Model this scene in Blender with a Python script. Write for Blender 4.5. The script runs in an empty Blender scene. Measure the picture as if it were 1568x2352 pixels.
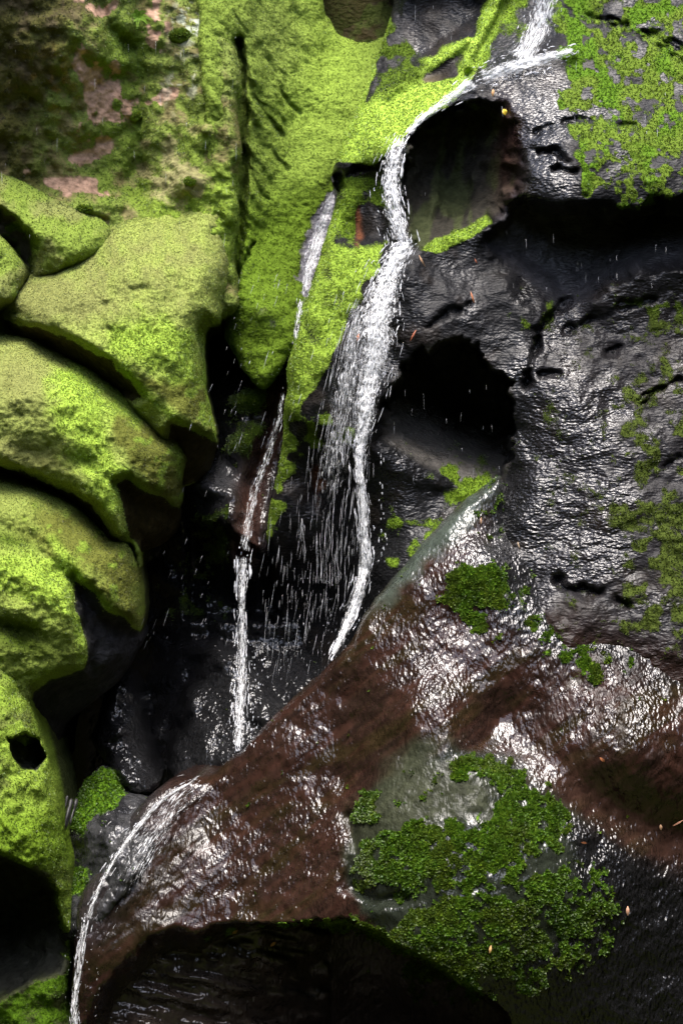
import bpy, math, random
import numpy as np
from mathutils import Vector

random.seed(7)
RNG = np.random.default_rng(11)
S = bpy.context.scene
COL = S.collection

# ------------------------------------------------------------------ camera
CAM_D = 9.0          # metres from the lens to the reference plane y = 0
UNIT = 0.002         # metres per drawing unit on that plane
CX, CY, CZ = 784.0, 1176.0, 3.0
cam_data = bpy.data.cameras.new("camera")
cam = bpy.data.objects.new("camera", cam_data)
COL.objects.link(cam)
cam.location = (0, -CAM_D, CZ)
cam.rotation_euler = (math.radians(90), 0, 0)
cam_data.sensor_fit = 'VERTICAL'
cam_data.sensor_height = 36.0
cam_data.lens = 18.0 / (CY * UNIT / CAM_D)
cam_data.clip_end = 400
cam_data.dof.use_dof = True
cam_data.dof.focus_distance = 8.5
cam_data.dof.aperture_fstop = 3.6
S.camera = cam
# ------------------------------------------------------------------ sky, sun, exposure
SUN_EL, SUN_AZ = math.radians(73), math.radians(188)   # azimuth clockwise from +y
w = bpy.data.worlds.new("World")
S.world = w
w.use_nodes = True
nt = w.node_tree
bg = nt.nodes["Background"]
sky = nt.nodes.new("ShaderNodeTexSky")
sky.sky_type = 'NISHITA'
sky.sun_disc = False
sky.sun_elevation = SUN_EL
sky.sun_rotation = SUN_AZ
sky.air_density = 1.0
sky.dust_density = 4.0
sky.ozone_density = 1.0
nt.links.new(sky.outputs[0], bg.inputs[0])
bg.inputs[1].default_value = 0.145
sd = bpy.data.lights.new("sun", 'SUN')
sd.energy = 1.05
sd.angle = math.radians(28)
sd.color = (1.0, 0.985, 0.965)
sun = bpy.data.objects.new("sun", sd)
COL.objects.link(sun)
sdir = Vector((math.sin(SUN_AZ) * math.cos(SUN_EL), math.cos(SUN_AZ) * math.cos(SUN_EL), math.sin(SUN_EL)))
sun.rotation_euler = sdir.to_track_quat('Z', 'Y').to_euler()
sun.location = (0, -4, 12)
S.view_settings.view_transform = 'Standard'
S.view_settings.look = 'None'
S.view_settings.gamma = 1
S.view_settings.exposure = 2.3
S.cycles.max_bounces = 8
S.cycles.diffuse_bounces = 5
S.cycles.glossy_bounces = 3
S.cycles.sample_clamp_indirect = 4

# ------------------------------------------------------------------ helpers: numbers
def world(u, v, d):
    """drawing coordinates on the reference plane + metres towards the viewer -> metres in the world"""
    u, v, d = np.broadcast_arrays(np.asarray(u, float), np.asarray(v, float), np.asarray(d, float))
    k = UNIT * (CAM_D - d) / CAM_D
    return np.stack([(u - CX) * k, -d, CZ - (v - CY) * k], -1)

def _hash(ix, iy, iz, seed):
    h = (ix.astype(np.int64) * 374761393 + iy.astype(np.int64) * 668265263 + iz.astype(np.int64) * 2147483647 + seed * 974711) & 0xffffffff
    h = ((h ^ (h >> 13)) * 1274126177) & 0xffffffff
    h = ((h ^ (h >> 16)) * 2246822519) & 0xffffffff
    return ((h ^ (h >> 15)) & 0xffff) / 65535.0

def vnoise(x, y, z=None, seed=0):
    """smooth value noise, about -1..1"""
    if z is None: z = np.zeros_like(x)
    ix, iy, iz = np.floor(x), np.floor(y), np.floor(z)
    fx, fy, fz = x - ix, y - iy, z - iz
    sx, sy, sz = [f * f * f * (f * (f * 6 - 15) + 10) for f in (fx, fy, fz)]
    r = 0
    for a in (0, 1):
        wx = sx if a else 1 - sx
        for b in (0, 1):
            wy = sy if b else 1 - sy
            for c in (0, 1):
                wz = sz if c else 1 - sz
                r = r + wx * wy * wz * _hash(ix + a, iy + b, iz + c, seed)
    return r * 2 - 1

def fbm(x, y, z=None, oct=4, seed=0, gain=.5):
    t, a, n = 0, 1.0, 0
    if z is None: z = np.zeros_like(x)
    for i in range(oct):
        t = t + a * vnoise(x * 2 ** i + 17.3 * i, y * 2 ** i + 5.1 * i, z * 2 ** i, seed + i)
        n += a; a *= gain
    return t / n * 1.5

def smooth(a, b, x):
    t = np.clip((x - a) / (b - a), 0, 1)
    return t * t * (3 - 2 * t)

def catmull(pts, n=6, closed=True):
    p = np.asarray(pts, float)
    m = len(p)
    out = []
    for i in range(m if closed else m - 1):
        if closed:
            a, b, c, d = p[(i - 1) % m], p[i], p[(i + 1) % m], p[(i + 2) % m]
        else:
            a, b, c, d = p[max(i - 1, 0)], p[i], p[i + 1], p[min(i + 2, m - 1)]
        for t in np.arange(n) / n:
            out.append(.5 * ((2 * b) + (c - a) * t + (2 * a - 5 * b + 4 * c - d) * t * t + (3 * b - a - 3 * c + d) * t ** 3))
    if not closed: out.append(p[-1])
    return np.array(out)

def poly_sd(U, V, poly, closed=True):
    """signed distance (positive inside) and the nearest outline point"""
    shp = U.shape
    x, y = U.ravel(), V.ravel()
    best = np.full(x.shape, 1e18); nx = np.zeros_like(x); ny = np.zeros_like(x)
    ins = np.zeros(x.shape, bool)
    p = np.asarray(poly, float)
    m = len(p)
    for i in range(m if closed else m - 1):
        ax, ay = p[i]; bx, by = p[(i + 1) % m]
        ex, ey = bx - ax, by - ay
        t = np.clip(((x - ax) * ex + (y - ay) * ey) / (ex * ex + ey * ey + 1e-12), 0, 1)
        qx, qy = ax + t * ex, ay + t * ey
        dd = (x - qx) ** 2 + (y - qy) ** 2
        k = dd < best
        best = np.where(k, dd, best); nx = np.where(k, qx, nx); ny = np.where(k, qy, ny)
        if closed and ay != by:
            c = ((ay > y) != (by > y)) & (x < ex * (y - ay) / (by - ay) + ax)
            ins ^= c
    s = np.sqrt(best) * np.where(ins, 1, -1)
    return s.reshape(shp), nx.reshape(shp), ny.reshape(shp)

def tps(pts, U, V, lam=2e-4):
    p = np.asarray(pts, float)
    x = p[:, :2] / 500.0; z = p[:, 2]
    n = len(p)
    r2 = ((x[:, None] - x[None]) ** 2).sum(-1)
    K = np.where(r2 > 0, r2 * np.log(r2 + 1e-12), 0) + lam * np.eye(n)
    Q = np.concatenate([np.ones((n, 1)), x], 1)
    A = np.block([[K, Q], [Q.T, np.zeros((3, 3))]])
    c = np.linalg.solve(A, np.concatenate([z, np.zeros(3)]))
    X, Y = U / 500.0, V / 500.0
    out = c[n] + c[n + 1] * X + c[n + 2] * Y
    for i in range(n):
        r2 = (X - x[i, 0]) ** 2 + (Y - x[i, 1]) ** 2
        out = out + c[i] * r2 * np.log(r2 + 1e-12)
    return out

class F:
    """the grid of one rock while it is being shaped"""
    def __init__(s, U, V, sd): s.U, s.V, s.sd = U, V, sd
    def area(s, poly, soft=12, rough=0, rs=40, seed=3):
        q = poly_sd(s.U, s.V, poly)[0]
        if rough: q = q + rough * fbm(s.U / rs, s.V / rs, oct=4, seed=seed)
        return smooth(-soft, soft, q)
    def line(s, pts, width, rough=0):
        q = np.abs(poly_sd(s.U, s.V, pts, closed=False)[0])
        if rough:
            q = np.abs(q + rough * fbm(s.U / 26, s.V / 26, oct=3, seed=91))
            return np.exp(-(q / width) ** 2) * smooth(-.7, .1, fbm(s.U / 60, s.V / 60, oct=2, seed=95))
        return np.exp(-(q / width) ** 2)
    def blob(s, u, v, ru, rv, ang=0):
        a = math.radians(ang); du, dv = s.U - u, s.V - v
        x = du * math.cos(a) + dv * math.sin(a); y = -du * math.sin(a) + dv * math.cos(a)
        return np.exp(-(x / ru) ** 2 - (y / rv) ** 2)
    def n(s, scale, oct=4, seed=0, su=1, sv=1, ang=0):
        a = math.radians(ang)
        x = s.U * math.cos(a) + s.V * math.sin(a); y = -s.U * math.sin(a) + s.V * math.cos(a)
        return fbm(x / (scale * su), y / (scale * sv), oct=oct, seed=seed)

# ------------------------------------------------------------------ helpers: objects
def tag(o, label=None, cat=None, group=None, kind=None):
    for k, v in (('label', label), ('category', cat), ('group', group), ('kind', kind)):
        if v: o[k] = v
    return o

def mesh_from(name, verts, quads, mat, parent=None, cols=None, floats=None, tris=None, smooth_shade=True):
    me = bpy.data.meshes.new(name)
    verts = np.asarray(verts, np.float32)
    nq = len(quads) if quads is not None else 0
    ntri = len(tris) if tris is not None else 0
    loops = []
    if nq: loops.append(np.asarray(quads, np.int32).ravel())
    if ntri: loops.append(np.asarray(tris, np.int32).ravel())
    loops = np.concatenate(loops)
    tot = np.concatenate([np.full(nq, 4, np.int32), np.full(ntri, 3, np.int32)])
    start = np.concatenate([[0], np.cumsum(tot)[:-1]]).astype(np.int32)
    me.vertices.add(len(verts)); me.vertices.foreach_set("co", verts.ravel())
    me.loops.add(len(loops)); me.loops.foreach_set("vertex_index", loops)
    me.polygons.add(len(tot)); me.polygons.foreach_set("loop_start", start)
    me.polygons.foreach_set("loop_total", tot)
    me.update(calc_edges=True)
    me.polygons.foreach_set("use_smooth", np.full(len(tot), smooth_shade))
    for k, a in (cols or {}).items():
        at = me.attributes.new(k, 'FLOAT_COLOR', 'POINT')
        c = np.ones((len(verts), 4), np.float32); c[:, :3] = a
        at.data.foreach_set("color", c.ravel())
    for k, a in (floats or {}).items():
        at = me.attributes.new(k, 'FLOAT', 'POINT')
        at.data.foreach_set("value", np.asarray(a, np.float32))
    me.materials.append(mat)
    me.validate()
    o = bpy.data.objects.new(name, me)
    COL.objects.link(o)
    if parent is not None: o.parent = parent
    return o

# ------------------------------------------------------------------ materials
def mat_new(name):
    m = bpy.data.materials.new(name); m.use_nodes = True
    n = m.node_tree; n.nodes.clear()
    return m, n, n.nodes, n.links

def rock_material(name, stretch=(1, 1, 1.7), rot=0.0, scale=62, bump=1.0, fine=1.0):
    m, t, N, L = mat_new(name)
    out = N.new("ShaderNodeOutputMaterial"); bs = N.new("ShaderNodeBsdfPrincipled")
    L.new(bs.outputs[0], out.inputs[0])
    tc = N.new("ShaderNodeTexCoord"); mp = N.new("ShaderNodeMapping")
    mp.inputs['Scale'].default_value = stretch; mp.inputs['Rotation'].default_value = (0, rot, 0)
    L.new(tc.outputs['Object'], mp.inputs[0])
    def attr(k):
        a = N.new("ShaderNodeAttribute"); a.attribute_name = k; return a
    rc, mc, ms, wt = attr("rock_col"), attr("moss_col"), attr("moss"), attr("wet")
    def noise(sc, det, rough, src):
        q = N.new("ShaderNodeTexNoise"); q.inputs['Scale'].default_value = sc; q.inputs['Detail'].default_value = det
        q.inputs['Roughness'].default_value = rough; L.new(src, q.inputs['Vector']); return q
    def math_(op, a, b=None, c=None):
        q = N.new("ShaderNodeMath"); q.operation = op
        for i, x in enumerate((a, b, c)):
            if x is None: continue
            if isinstance(x, (int, float)): q.inputs[i].default_value = x
            else: L.new(x, q.inputs[i])
        return q.outputs[0]
    n1 = noise(scale * .72, 1, .4, mp.outputs[0])
    n2 = noise(26, 5, .6, tc.outputs['Object'])
    n3 = noise(190, 3, .6, tc.outputs['Object'])
    # moss cover with a ragged edge
    e = math_('ADD', ms.outputs['Fac'], math_('MULTIPLY', math_('SUBTRACT', n3.outputs[0], .5), .9))
    mr = N.new("ShaderNodeMapRange"); mr.interpolation_type = 'SMOOTHSTEP'
    mr.inputs[1].default_value = .35; mr.inputs[2].default_value = .65
    L.new(e, mr.inputs[0])
    cover = mr.outputs[0]
    # colours broken up by speckle
    def vary(col, lo, hi, nz):
        r = N.new("ShaderNodeMapRange"); r.inputs[1].default_value = .28; r.inputs[2].default_value = .72
        r.inputs[3].default_value = lo; r.inputs[4].default_value = hi; L.new(nz.outputs[0], r.inputs[0])
        x = N.new("ShaderNodeVectorMath"); x.operation = 'SCALE'; L.new(col, x.inputs[0]); L.new(r.outputs[0], x.inputs['Scale'])
        return x.outputs[0]
    a = vary(rc.outputs['Color'], .55, 1.5, n2); b = vary(mc.outputs['Color'], .6, 1.35, n3)
    mx = N.new("ShaderNodeMix"); mx.data_type = 'RGBA'
    L.new(cover, mx.inputs[0]); L.new(a, mx.inputs[6]); L.new(b, mx.inputs[7])
    L.new(mx.outputs[2], bs.inputs['Base Color'])
    wet = math_('MULTIPLY', wt.outputs['Fac'], math_('SUBTRACT', 1.0, math_('MULTIPLY', cover, .85)))
    r = N.new("ShaderNodeMapRange"); r.inputs[3].default_value = .85; r.inputs[4].default_value = .085
    L.new(wet, r.inputs[0]); L.new(r.outputs[0], bs.inputs['Roughness'])
    s = N.new("ShaderNodeMapRange"); s.inputs[1].default_value = .45; s.inputs[3].default_value = .05; s.inputs[4].default_value = .38
    L.new(wet, s.inputs[0]); L.new(s.outputs[0], bs.inputs['Specular IOR Level'])
    h1 = math_('ADD', math_('MULTIPLY', n1.outputs[0], 1.0), math_('MULTIPLY', n2.outputs[0], .12))
    dry = math_('SUBTRACT', 1.0, wet)
    h = math_('ADD', math_('MULTIPLY', h1, attr("ripple").outputs['Fac']), math_('MULTIPLY', math_('ADD', math_('MULTIPLY', n2.outputs[0], .5), math_('MULTIPLY', n3.outputs[0], .25 * fine)), math_('MULTIPLY', dry, .7)))
    bp = N.new("ShaderNodeBump"); bp.inputs['Strength'].default_value = 1.0; bp.inputs['Distance'].default_value = .0085 * bump
    L.new(h, bp.inputs['Height']); L.new(bp.outputs[0], bs.inputs['Normal'])
    return m

def moss_material():
    m, t, N, L = mat_new("moss_leaves")
    out = N.new("ShaderNodeOutputMaterial")
    a = N.new("ShaderNodeAttribute"); a.attribute_name = "col"
    d = N.new("ShaderNodeBsdfDiffuse"); tr = N.new("ShaderNodeBsdfTranslucent"); g = N.new("ShaderNodeBsdfGlossy")
    g.inputs['Roughness'].default_value = .45
    x = N.new("ShaderNodeMixShader"); x.inputs[0].default_value = .42
    y = N.new("ShaderNodeMixShader"); y.inputs[0].default_value = .025
    for q in (d, tr): L.new(a.outputs['Color'], q.inputs[0])
    L.new(d.outputs[0], x.inputs[1]); L.new(tr.outputs[0], x.inputs[2])
    L.new(x.outputs[0], y.inputs[1]); L.new(g.outputs[0], y.inputs[2]); L.new(y.outputs[0], out.inputs[0])
    return m

def plain(name, col, rough=.6, spec=.4, noise=0.0, nscale=40, trans=0.0):
    m, t, N, L = mat_new(name)
    out = N.new("ShaderNodeOutputMaterial"); bs = N.new("ShaderNodeBsdfPrincipled"); L.new(bs.outputs[0], out.inputs[0])
    bs.inputs['Base Color'].default_value = (*col, 1); bs.inputs['Roughness'].default_value = rough
    bs.inputs['Specular IOR Level'].default_value = spec
    bs.inputs['Transmission Weight'].default_value = trans
    if noise:
        tc = N.new("ShaderNodeTexCoord"); q = N.new("ShaderNodeTexNoise"); q.inputs['Scale'].default_value = nscale
        L.new(tc.outputs['Object'], q.inputs['Vector'])
        r = N.new("ShaderNodeMapRange"); r.inputs[3].default_value = 1 - noise; r.inputs[4].default_value = 1 + noise
        L.new(q.outputs[0], r.inputs[0])
        x = N.new("ShaderNodeVectorMath"); x.operation = 'SCALE'; x.inputs[0].default_value = col
        L.new(r.outputs[0], x.inputs['Scale']); L.new(x.outputs[0], bs.inputs['Base Color'])
    return m

M_ROCK = rock_material("mossy_sandstone", (1, 1, 1.5), 0, 60, .9)
M_WET = rock_material("wet_basalt", (.75, 1, 1.5), math.radians(-12), 86, .95)
M_SLAB = rock_material("wet_brown_slab", (1.5, 1, .75), math.radians(38), 66, 1.0)
M_CAVITY = rock_material("wet_cavity_rock", (1.2, 1, .9), 0, 66, 1.0)
M_MOSS = moss_material()
M_WATER = plain("white_water", (.82, .83, .82), .28, .5)
M_THIN = plain("thin_water", (.62, .63, .66), .2, .6)

# moss and rock colours (the things' own colours)
LIME = np.array((.175, .255, .032)); GREEN = np.array((.095, .155, .012)); DEEP = np.array((.070, .140, .008))
OLIVE = np.array((.112, .145, .030)); DRY = np.array((.21, .175, .085)); BROWN = np.array((.075, .058, .022)); PINK = np.array((.30, .19, .13))
BLACK = np.array((.006, .006, .0065)); GREY = np.array((.028, .028, .029)); RED = np.array((.20, .055, .028)); SLAB = np.array((.019, .0098, .0072))

# ------------------------------------------------------------------ rock builder
G = 4
DM = np.full((2900 // G, 2400 // G), -9.0)      # nearest surface, for water to lie on (offset 400 u, 300 v)
def depth_at(u, v):
    i = np.clip(((np.asarray(v) + 300) / G).round().astype(int), 0, DM.shape[0] - 1)
    j = np.clip(((np.asarray(u) + 400) / G).round().astype(int), 0, DM.shape[1] - 1)
    return DM[i, j]

def mixc(base, *layers):
    if not layers: return np.asarray(base, float)
    c = (np.zeros(layers[0][0].shape + (3,)) + base)
    for m, col in layers:
        c = c * (1 - m[..., None]) + np.asarray(col) * m[..., None]
    return c

def rock(name, outline, pts, shape, paint, mat, label, cat, R=60, Rd=.25, back=.7, rough=.02, tuft=None, sub=5, warp=4.0, seed=0, Rfun=None):
    poly = catmull(outline, sub)
    lo = np.floor(poly.min(0) / G) * G - 2 * G; hi = np.ceil(poly.max(0) / G) * G + 2 * G
    us = np.arange(lo[0], hi[0] + G, G); vs = np.arange(lo[1], hi[1] + G, G)
    U, V = np.meshgrid(us, vs)
    sdv, nx, ny = poly_sd(U, V, poly)
    q_in = sdv > 0
    cell = q_in[:-1, :-1] | q_in[1:, :-1] | q_in[:-1, 1:] | q_in[1:, 1:]
    out = ~q_in
    U = np.where(out, nx, U); V = np.where(out, ny, V); sdv = np.maximum(sdv, 0)
    f = F(U, V, sdv)
    d = tps(pts, U, V)
    if shape: d = shape(f, d)
    e = 1 - np.minimum(sdv / R, 1)
    f.round = Rd * (1 - np.sqrt(np.maximum(1 - e * e, 0)))
    if Rfun: f.round = f.round * Rfun(f)
    d = d - f.round
    w0 = world(U, V, d)
    X, Y, Z = w0[..., 0], w0[..., 1], w0[..., 2]
    p = paint(f)                      # dict rock_col, moss_col, moss, wet
    d = d + rough * fbm(X / .30, Y / .30, Z / .30, oct=3, seed=seed, gain=.35) + .008 * (1 - .75 * p['wet']) * fbm(X / .055, Y / .055, Z / .055, oct=3, seed=seed + 9)
    d = d + p['moss'] * .0055 * (fbm(X / .022, Y / .022, Z / .022, oct=2, seed=seed + 20) + .4)
    U2 = U + warp * fbm(X / .12, Y / .12, Z / .12, oct=3, seed=seed + 31)
    V2 = V + warp * fbm(X / .12, Y / .12, Z / .12, oct=3, seed=seed + 47)
    # nearest surface map
    ii = ((vs + 300) / G).round().astype(int); jj = ((us + 400) / G).round().astype(int)
    I, J = np.meshgrid(ii, jj, indexing='ij')
    ok = q_in & (I >= 0) & (J >= 0) & (I < DM.shape[0]) & (J < DM.shape[1])
    np.maximum.at(DM, (I[ok], J[ok]), d[ok])
    W = world(U2, V2, d).reshape(-1, 3)
    idx = np.arange(U.size).reshape(U.shape)
    a, b, c, e4 = idx[:-1, :-1][cell], idx[1:, :-1][cell], idx[1:, 1:][cell], idx[:-1, 1:][cell]
    quads = np.stack([a, b, c, e4], 1)
    # closing skirt running back into the hillside
    eds = np.concatenate([quads[:, [0, 1]], quads[:, [1, 2]], quads[:, [2, 3]], quads[:, [3, 0]]])
    key = eds[:, 0].astype(np.int64) * U.size + eds[:, 1]; rkey = eds[:, 1].astype(np.int64) * U.size + eds[:, 0]
    be = eds[~np.isin(key, rkey)]
    bv = np.unique(be)
    cen = W[bv].mean(0)
    rings = [W[bv]]
    for t, s in ((.35, .985), (1.0, .93)):
        r = W[bv].copy(); r[:, [0, 2]] = cen[[0, 2]] + (r[:, [0, 2]] - cen[[0, 2]]) * s; r[:, 1] += back * t
        rings.append(r)
    remap = -np.ones(U.size, np.int64)
    used = np.unique(quads); remap[used] = np.arange(len(used))
    n0 = len(used); m = len(bv)
    bpos = -np.ones(U.size, np.int64); bpos[bv] = np.arange(m)
    allv = np.concatenate([W[used], rings[1], rings[2]])
    x0, x1 = be[:, 0], be[:, 1]
    sk1 = np.stack([remap[x1], remap[x0], n0 + bpos[x0], n0 + bpos[x1]], 1)
    sk2 = np.stack([n0 + bpos[x1], n0 + bpos[x0], n0 + m + bpos[x0], n0 + m + bpos[x1]], 1)
    qq = np.concatenate([remap[quads], sk1, sk2])
    sel = np.concatenate([used, bv, bv])
    cols = {k: p[k].reshape(-1, 3)[sel] for k in ('rock_col', 'moss_col')}
    fl = {k: np.broadcast_to(p[k], U.shape).reshape(-1)[sel] for k in ('moss', 'wet', 'ripple')}
    fl['moss'] = fl['moss'].copy(); fl['moss'][n0:] *= .3
    root = bpy.data.objects.new(name, None); COL.objects.link(root)
    c0 = W[used].mean(0); c0[2] = W[used][:, 2].min(); root.location = c0
    tag(root, label, cat)
    o = mesh_from("stone", allv - c0, qq, mat, root, cols, fl)
    if tuft:
        moss_carpet(root, c0, W, quads, p, U, V, **tuft)
    return root

def moss_carpet(root, c0, W, quads, p, U, V, n=10000, size=(.006, .011), lift=.6, seed=1, thr=.45, hue=.25, leaves=3):
    rg = np.random.default_rng(seed)
    ms = np.broadcast_to(p['moss'], U.shape).reshape(-1)
    mm = ms[quads].mean(1)
    A, B, C, D_ = (W[quads[:, i]] for i in range(4))
    nr = np.cross(B - A, D_ - A); ar = np.linalg.norm(nr, axis=1); nr /= ar[:, None] + 1e-12
    nr *= np.where(nr[:, 1:2] > 0, -1, 1)
    cl = fbm(A[:, 0] / .03, A[:, 1] / .03, A[:, 2] / .03, oct=2, seed=seed + 5)
    wgt = smooth(thr - .2, thr + .25, mm + .25 * cl) * np.minimum(ar, 3 * np.median(ar))
    if wgt.sum() <= 0: return
    pk = rg.choice(len(quads), n, p=wgt / wgt.sum())
    s, t = rg.random((2, n, 1))
    P = A[pk] * (1 - s) * (1 - t) + B[pk] * s * (1 - t) + C[pk] * s * t + D_[pk] * (1 - s) * t
    N = nr[pk]
    col = p['moss_col'].reshape(-1, 3)[quads[pk, 0]]
    big = (.75 + .25 * p.get('leafy', np.ones(len(W))).reshape(-1)[quads[pk, 0]])[:, None]
    clump = .5 + .5 * np.tanh(2 * fbm(P[:, 0] / .045, P[:, 1] / .045, P[:, 2] / .045, oct=2, seed=seed + 8))
    ton = (.74 + .4 * clump + rg.normal(0, .2, n))[:, None]
    col = np.clip(col * np.clip(ton, .3, 1.7) * (1 + rg.normal(0, 1, (n, 1)) * np.array([[hue, hue * .3, -hue]]) * .5), .003, .6)
    vs, fs, cs = [], [], []
    up = np.array([0, -.25, .8])
    k0 = 0
    for k in range(leaves):
        r = rg.normal(0, 1, (n, 3)); r -= (r * N).sum(1, keepdims=True) * N; r /= np.linalg.norm(r, axis=1, keepdims=True) + 1e-9
        dirn = N * lift + r * .75 + up * .35; dirn /= np.linalg.norm(dirn, axis=1, keepdims=True)
        sd_ = np.cross(dirn, N + .3 * rg.normal(0, 1, (n, 3))); sd_ /= np.linalg.norm(sd_, axis=1, keepdims=True) + 1e-9
        L = rg.uniform(size[0], size[1], (n, 1)) * big; wd = L * rg.uniform(.22, .42, (n, 1))
        base = P - N * .002
        q = np.stack([base, base + dirn * L * .55 + sd_ * wd, base + dirn * L, base + dirn * L * .55 - sd_ * wd], 1)
        vs.append(q.reshape(-1, 3)); fs.append(np.arange(n * 4).reshape(-1, 4) + k0); k0 += n * 4
        cs.append(np.repeat(col * rg.uniform(.85, 1.15, (n, 1)), 4, 0))
    o = mesh_from("moss_carpet", np.concatenate(vs) - c0, np.concatenate(fs), M_MOSS, root, {'col': np.concatenate(cs)}, smooth_shade=False)
    tag(o, kind='stuff')

def paint(rock_col, moss_col, moss, wet, leafy=None, ripple=None):
    sh = np.shape(moss) + (3,)
    rock_col = np.broadcast_to(rock_col, sh).copy(); moss_col = np.broadcast_to(moss_col, sh).copy()
    return dict(rock_col=rock_col, moss_col=moss_col, moss=np.clip(moss, 0, 1), wet=np.clip(wet, 0, 1), ripple=np.ones(sh[:2]) if ripple is None else ripple, leafy=np.ones(sh[:2]) if leafy is None else np.clip(leafy, 0, 1))

# ================================================================== the rocks, far to near
# ---- far rock seen through the notch at the top
rock("rock_wall", [(640, -260), (1000, -260), (1000, 170), (640, 170)],
     [(640, -200, -2.3), (1000, -200, -2.3), (820, 0, -2.05), (820, 120, -1.9), (640, 120, -1.9), (1000, 120, -1.9)], None,
     lambda f: paint(mixc(BROWN * .22, (f.area([(640, 60), (1000, 60), (1000, 200), (640, 200)], 20, 20), BROWN * .4)), mixc(OLIVE * .3), .5 + .5 * f.n(25, seed=4), .2),
     M_ROCK, "dark brown rock seen through the notch above the green gully", "rock wall", R=30, Rd=.1, back=.4, rough=.07, seed=2, tuft=dict(n=900, size=(.006, .012), seed=2))

# ---- tall cliff, upper left
def s_cliff(f, d):
    d = d - .07 * f.line([(310, -60), (322, 130), (318, 300), (316, 460)], 22)
    d = d - .10 * f.line([(200, -40), (250, 60), (300, 110)], 22)
    d = d + .05 * f.blob(230, 120, 60, 22, 35) + .07 * f.blob(240, 468, 90, 16, 0) + .05 * f.blob(210, 488, 60, 12, 5)
    d = d - .10 * f.blob(497, 52, 14, 17) - .05 * f.blob(490, 188, 14, 7)
    d = d + .04 * f.n(60, 3, 5) + .010 * f.n(18, 2, 8)
    for u, v, r in ((470, 300, 16), (520, 210, 12), (440, 410, 14), (120, 150, 18), (300, 265, 14)):
        d = d + .035 * f.blob(u, v, r, r * .7)
    return d
def p_cliff(f):
    pink = smooth(.05, .4, f.n(30, 5, 21) + 1.55 * (f.blob(225, 190, 85, 55, 50) + f.blob(225, 320, 50, 90, 10) + f.blob(150, 420, 90, 30, 10)
                  + f.blob(370, 225, 55, 35) + f.blob(345, 60, 40, 90, 20) + f.blob(240, 10, 60, 30)) - .95)
    green = np.clip(f.area([(190, 40), (330, 150), (330, 480), (180, 470), (250, 350), (250, 250)], 30, 30) * .8 + f.blob(430, 330, 80, 90) * .8 + f.blob(300, 90, 50, 60), 0, 1)
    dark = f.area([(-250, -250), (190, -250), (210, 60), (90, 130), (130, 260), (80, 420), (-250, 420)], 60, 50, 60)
    orange = f.blob(110, 190, 70, 70) * smooth(0, .4, f.n(25, 3, 9))
    lich = smooth(.1, .3, f.n(16, 3, 77)) * (f.blob(440, 50, 40, 50) + f.blob(430, 190, 60, 60) * .5)
    smoothg = f.area([(325, 300), (430, 300), (480, 440), (420, 500), (320, 500)], 50)
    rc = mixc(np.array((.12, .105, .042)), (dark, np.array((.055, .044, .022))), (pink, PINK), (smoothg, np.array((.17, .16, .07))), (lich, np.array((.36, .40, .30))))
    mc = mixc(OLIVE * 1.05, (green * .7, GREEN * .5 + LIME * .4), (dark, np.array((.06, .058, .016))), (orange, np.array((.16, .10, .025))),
              (f.area([(325, 420), (560, 380), (560, 620), (325, 620)], 60), LIME * .8))
    moss = .56 + .4 * f.n(30, 5, 13) + .22 * green - .65 * pink - .4 * lich - .25 * smoothg + .35 * f.area([(325, 460), (560, 420), (560, 640), (325, 640)], 40)
    return paint(rc, mc, moss, .12)
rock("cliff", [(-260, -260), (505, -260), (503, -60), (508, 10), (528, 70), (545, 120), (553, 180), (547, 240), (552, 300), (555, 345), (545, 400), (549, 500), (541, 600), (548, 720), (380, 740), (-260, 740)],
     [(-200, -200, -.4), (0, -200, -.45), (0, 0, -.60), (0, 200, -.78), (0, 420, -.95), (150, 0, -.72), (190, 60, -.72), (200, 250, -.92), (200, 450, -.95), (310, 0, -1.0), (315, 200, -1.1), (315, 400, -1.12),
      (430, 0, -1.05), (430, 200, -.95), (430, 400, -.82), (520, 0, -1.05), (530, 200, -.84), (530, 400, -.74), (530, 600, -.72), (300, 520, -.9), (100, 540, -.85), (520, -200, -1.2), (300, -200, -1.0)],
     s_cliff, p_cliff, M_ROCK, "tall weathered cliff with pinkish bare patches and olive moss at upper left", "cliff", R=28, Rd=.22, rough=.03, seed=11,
     tuft=dict(n=30000, size=(.005, .010), seed=3))

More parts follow.
